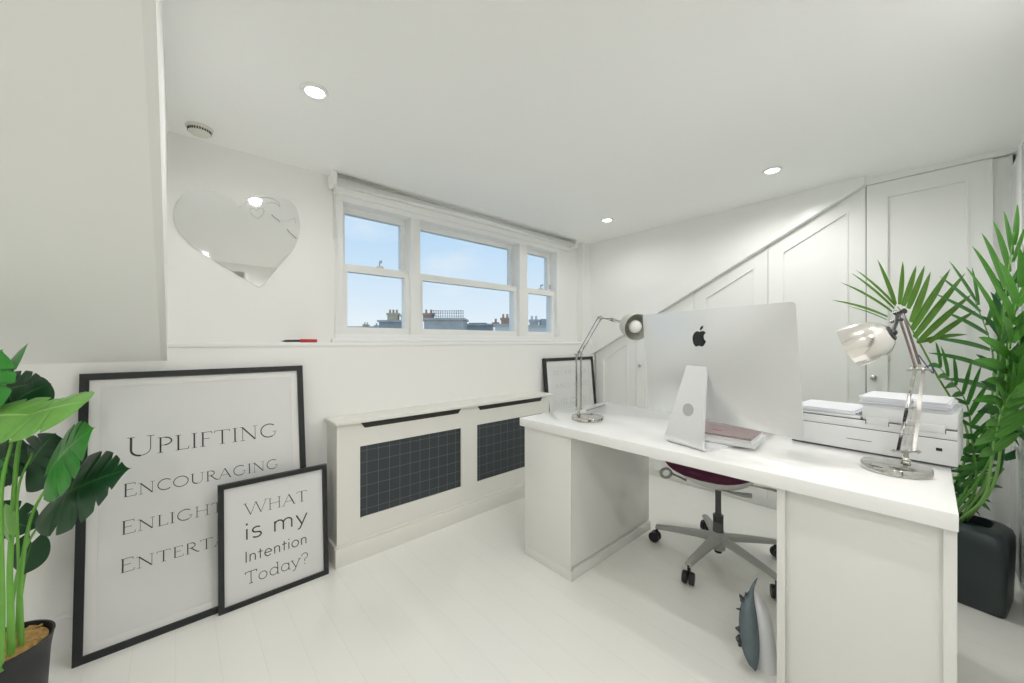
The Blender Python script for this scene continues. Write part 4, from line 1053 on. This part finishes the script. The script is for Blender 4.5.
def frond(pts, Lf, W, face, droop, mt, n=22, start=.30, ang=(70, 25), sides=(-1, 1), r=(.006, .0015), bias=0.0):
    """arching stalk through pts with pairs of narrow leaflets from fraction start to the tip"""
    c = catmull(pts, 12); m = len(c); bm = BM(); lay = leaf_uv(bm)
    tube(bm, c, [r[0] + (r[1] - r[0]) * k / (m - 1) for k in range(m)], 8)
    for i in range(n):
        s = start + (1 - start) * i / (n - 1)
        x = s * (m - 1); k = min(m - 2, int(x)); p = c[k].lerp(c[k + 1], x - k); t = (c[k + 1] - c[k]).normalized()
        q = (s - start) / (1 - start)
        l = Lf * (.55 + .45 * math.sin(PI * (.15 + .75 * q))) * random.uniform(.88, 1.1)
        th = math.radians(ang[0] + (ang[1] - ang[0]) * q)
        sd = t.cross(face).normalized()
        for s_ in sides:
            jit = Vector((random.uniform(-.1, .1), random.uniform(-.1, .1), random.uniform(-.1, .1)))
            blade(bm, lay, p, t * math.cos(th) + sd * s_ * math.sin(th) + jit + face * .12, l * (1 + bias * s_), W, face + jit, droop * random.uniform(.7, 1.3))
    for v in bm.verts: v.co.y = max(v.co.y, -.262 + .003 * math.sin(v.co.z * 40))
    return obj('frond', bm, mt, palm, smooth=None)
F4 = lambda x, y, d: at(820 + x / 6.83, 240 + y / 6.83, d)
# fan-shaped frond behind the near lamp: its leaflets set one by one
bm = BM(); lay = leaf_uv(bm)
rac = catmull([pp + Vector((-.05, .04, .33)), at(968, 440, 1.86), at(935, 372, 1.80), F4(600, 560, 1.76), F4(530, 455, 1.75)], 10)
tube(bm, rac, [.006 - .004 * k / (len(rac) - 1) for k in range(len(rac))], 8)
fan = [((460, 525), (90, 405), 18, .25), ((455, 545), (200, 450), 8, .2), ((490, 490), (150, 285), 20, .25), ((505, 470), (222, 225), 22, .2), ((515, 450), (255, 205), 22, .2), ((512, 440), (395, 140), 36, .05),
       ((540, 440), (565, 150), 34, 0), ((565, 450), (655, 178), 40, .0), ((598, 468), (712, 180), 40, 0), ((618, 560), (752, 222), 46, .05), ((625, 610), (885, 200), 46, .1), ((640, 665), (985, 230), 44, .1), ((680, 685), (1030, 370), 40, .15), ((740, 700), (1060, 480), 34, .15), ((660, 700), (1000, 640), 30, .2)]
for (b0, b1), (t0, t1), w, dr in fan:
    b_ = F4(b0, b1, 1.755); t_ = F4(t0, t1, 1.70 + .0001 * t0); v = t_ - b_
    dirn = v.normalized() + UP * dr * .5
    blade(bm, lay, b_, dirn, v.length * 1.02, w / 6.83 * 1.75 / 375 * 1.0, VIEW + UP * .3, dr, 8)
obj('frond', bm, PALM_F, palm, smooth=None)
pz = lambda dx, dy, z=.33: pp + Vector((dx, dy, z))
def set_frond(rachis, leaflets, m_, r0=.006):
    bm = BM(); lay = leaf_uv(bm); c = catmull(rachis, 10)
    tube(bm, c, [r0 - (r0 - .0015) * k / (len(c) - 1) for k in range(len(c))], 8)
    for u0, v0, d0, u1, v1, d1, w, dr in leaflets:
        b_ = at(u0, v0, d0); t_ = at(u1, v1, d1); v = t_ - b_
        blade(bm, lay, b_, v.normalized() + UP * dr * .5, v.length * 1.03, w, VIEW + UP * .3, dr, 9)
    for v in bm.verts: v.co.y = max(v.co.y, -.262 + .003 * math.sin(v.co.z * 40))
    return obj('frond', bm, m_, palm, smooth=None)
set_frond([pz(.02, -.03), at(990, 470, 1.70), at(998, 380, 1.62), at(1005, 300, 1.54), at(1014, 232, 1.47)],
  [(1001, 325, 1.56, 968, 268, 1.62, .024, .3), (1002, 300, 1.55, 974, 247, 1.60, .030, .35), (1004, 288, 1.54, 983, 234, 1.58, .032, .35), (1008, 272, 1.52, 994, 222, 1.54, .030, .3), (1011, 255, 1.50, 1004, 212, 1.50, .024, .1),
   (1013, 245, 1.48, 1017, 205, 1.46, .026, .0), (1012, 262, 1.50, 1026, 222, 1.44, .022, .3), (1008, 285, 1.53, 1030, 250, 1.44, .028, .3), (1000, 345, 1.58, 1020, 290, 1.48, .032, .2), (998, 360, 1.60, 1003, 300, 1.56, .034, .1), (999, 335, 1.57, 985, 290, 1.56, .032, .3), (997, 385, 1.62, 1012, 325, 1.52, .036, .2)], PALM_A)
set_frond([pz(.03, .02), at(985, 455, 1.82), at(992, 400, 1.80), at(992, 350, 1.78), at(975, 300, 1.76)],
  [(976, 302, 1.76, 950, 262, 1.76, .020, .05), (980, 312, 1.76, 941, 277, 1.76, .022, .1), (984, 320, 1.76, 936, 294, 1.76, .022, .1), (988, 335, 1.77, 946, 312, 1.74, .024, .15), (990, 350, 1.78, 936, 338, 1.72, .024, .2), (992, 370, 1.79, 930, 352, 1.72, .024, .25),
   (992, 390, 1.80, 944, 378, 1.70, .026, .25), (978, 305, 1.76, 972, 268, 1.78, .018, .0), (986, 325, 1.77, 1000, 282, 1.74, .022, .1), (992, 352, 1.78, 1010, 305, 1.66, .026, .1), (992, 380, 1.80, 1012, 335, 1.64, .026, .1)], PALM_B)
frond([pz(.03, -.05), at(995, 480, 1.62), at(1004, 400, 1.50), at(1010, 340, 1.44), at(1022, 268, 1.40)], .22, .038, VIEW + UP * .2, .45, PALM_A, 10, .42, (58, 15))
frond([pz(-.02, .0), at(975, 490, 1.74), at(972, 440, 1.70), at(965, 400, 1.66), at(940, 368, 1.62)], .19, .022, VIEW + UP * .4, .4, PALM_B, 11, .30, (70, 25))
frond([pz(-.03, -.02), at(985, 495, 1.62), at(994, 440, 1.52), at(1006, 402, 1.46), at(1030, 372, 1.42)], .20, .034, VIEW + UP * .5, .45, PALM_A, 9, .45, (66, 20))
frond([pz(-.06, .03), at(965, 495, 1.78), at(962, 475, 1.76), at(968, 455, 1.74), at(985, 440, 1.70)], .11, .014, VIEW + UP * .2, .8, PALM_D, 14, .12, (80, 40))
frond([pz(-.06, .04), at(966, 490, 1.76), at(975, 450, 1.72), at(990, 425, 1.66), at(1012, 428, 1.60)], .15, .024, VIEW + UP * .4, .6, PALM_B, 12, .22, (75, 30))
frond([pz(.05, -.04), at(1000, 470, 1.72), at(1002, 410, 1.68), at(1004, 360, 1.66), at(1000, 300, 1.66)], .19, .036, VIEW + UP * .2, .5, PALM_D, 9, .30, (60, 20))
frond([pz(.02, .0), at(990, 460, 1.66), at(1003, 400, 1.56), at(1014, 360, 1.48), at(1034, 330, 1.44)], .20, .040, VIEW * .8 + UP * .6, .5, PALM_B, 8, .35, (60, 20))
for dx, dy, tp in ((-.05, .05, at(968, 470, 1.84)), (.02, .01, at(986, 470, 1.80)), (.04, -.03, at(1003, 468, 1.76)), (-.02, .03, at(978, 470, 1.85))):
    bm = BM(); tube(bm, [pz(dx, dy, .31), pz(dx, dy, .33).lerp(tp, .5), tp], [.009, .0075, .006], 10); obj('cane', bm, PSTEM, palm, smooth=70)
bm = BM(); tube(bm, [pz(-.085, .075, .315), pz(-.085, .075, .37), pz(-.08, .072, .41)], [.018, .015, .009], 12); obj('sheath', bm, BROWN, palm, smooth=60)
for o in bpy.data.objects:
    if o.name.startswith('frond'):
        for p in o.data.polygons: p.use_smooth = True

# ================================================================== ROOFTOPS OUTSIDE
def outpt(u, v, d): return at(u, v, d)
def house(label, u0, u1, vt, d, mw, deep=3.0, cat='building'):
    a = at(u0, vt, d); b = at(u1, vt, d); cx, cy = (a.x + b.x) / 2, (a.y + b.y) / 2; zt = a.z
    w = (b - a).length; rz = math.atan2(-cT, sT)
    t = thing('terrace_house', label, cat, (cx, cy, -9), rz, 'rooftops beyond the window')
    M = Matrix.Translation((cx, cy, 0)) @ Matrix.Rotation(rz, 4, 'Z')
    bm = BM(); box(bm, -w / 2, w / 2, 0, deep, -9, zt, M=M); obj('wall', bm, mw, t)
    bm = BM(); box(bm, -w / 2 - .15, w / 2 + .15, -.15, deep + .15, zt, zt + .18, M=M); obj('parapet', bm, STONE, t)
    return t, M, w, zt
def chimney(t, M, x, y, w, z0, h, m, pots, pm=TERRA):
    bm = BM(); box(bm, x - w / 2, x + w / 2, y, y + .6, z0, z0 + h, M=M); box(bm, x - w / 2 - .08, x + w / 2 + .08, y - .08, y + .68, z0 + h - .2, z0 + h, M=M)
    c = obj('chimney_stack', bm, m, t)
    for k in range(pots):
        px = x - w / 2 + w * (k + .5) / pots
        bm = BM(); lathe(bm, [(.11, 0), (.10, .12), (.09, .28), (.11, .30), (.11, .34)], M @ Vector((px, y + .3, z0 + h)), seg=14); obj('chimney_pot', bm, pm, c)
def railing(t, M, x0, x1, z, h, n):
    bm = BM()
    for k in range(n + 1):
        x = x0 + (x1 - x0) * k / n; tube(bm, [M @ Vector((x, .1, z)), M @ Vector((x, .1, z + h))], .035, 6)
    for q in (.35, .7, 1.0): tube(bm, [M @ Vector((x0, .1, z + h * q)), M @ Vector((x1, .1, z + h * q))], .03, 6)
    obj('railing', bm, RAILM, t)
t, M, w, z = house('yellow brick house with clustered chimney pots seen through left window', 379, 412, 322, 36, SLATE)
chimney(t, M, -.45, .5, 1.0, z, .9, BRICK_Y, 3); chimney(t, M, .75, .6, .8, z, .75, BRICK_Y, 2)
t, M, w, z = house('long grey terrace with roof railings seen through middle window', 424, 463, 320, 34, STONE)
chimney(t, M, -1.5, .4, .9, z - .1, .75, BRICK_R, 2); railing(t, M, -1.1, w / 2, z + .1, .75, 14)
t, M, w, z = house('low slate roof between the terrace and the orange chimney', 464, 492, 325.5, 38, SLATE)
bm = BM(); box(bm, -1.0, .8, .5, 2.5, z, z + .3, M=M); obj('roof_light', bm, RAILM, t)
t, M, w, z = house('red brick house with orange chimney seen in middle window', 495, 516, 326, 33, RENDER_)
chimney(t, M, .15, .4, 1.1, z, .75, BRICK_R, 3); chimney(t, M, -.9, .6, .5, z, .35, BRICK_R, 1)
t, M, w, z = house('white rendered house with grey roof box seen through right window', 524, 556, 327, 34, RENDER_)
chimney(t, M, -.5, .4, .8, z, .7, STONE, 2, RENDER_)
bm = BM(); box(bm, .1, 1.5, .3, 2.5, z, z + .75, M=M); obj('roof_box', bm, SLATE, t)
t, M, w, z = house('distant pale rooftops low in the left window', 330, 380, 327.5, 60, RENDER_)
chimney(t, M, 1.5, .4, .8, z, .5, BRICK_Y, 2); chimney(t, M, 3.2, .4, .5, z, .4, STONE, 1)
bm = BM(); box(bm, -60, 150, 3.5, 150, -9.2, -9); struct('ground_outside', bm, ASPH)
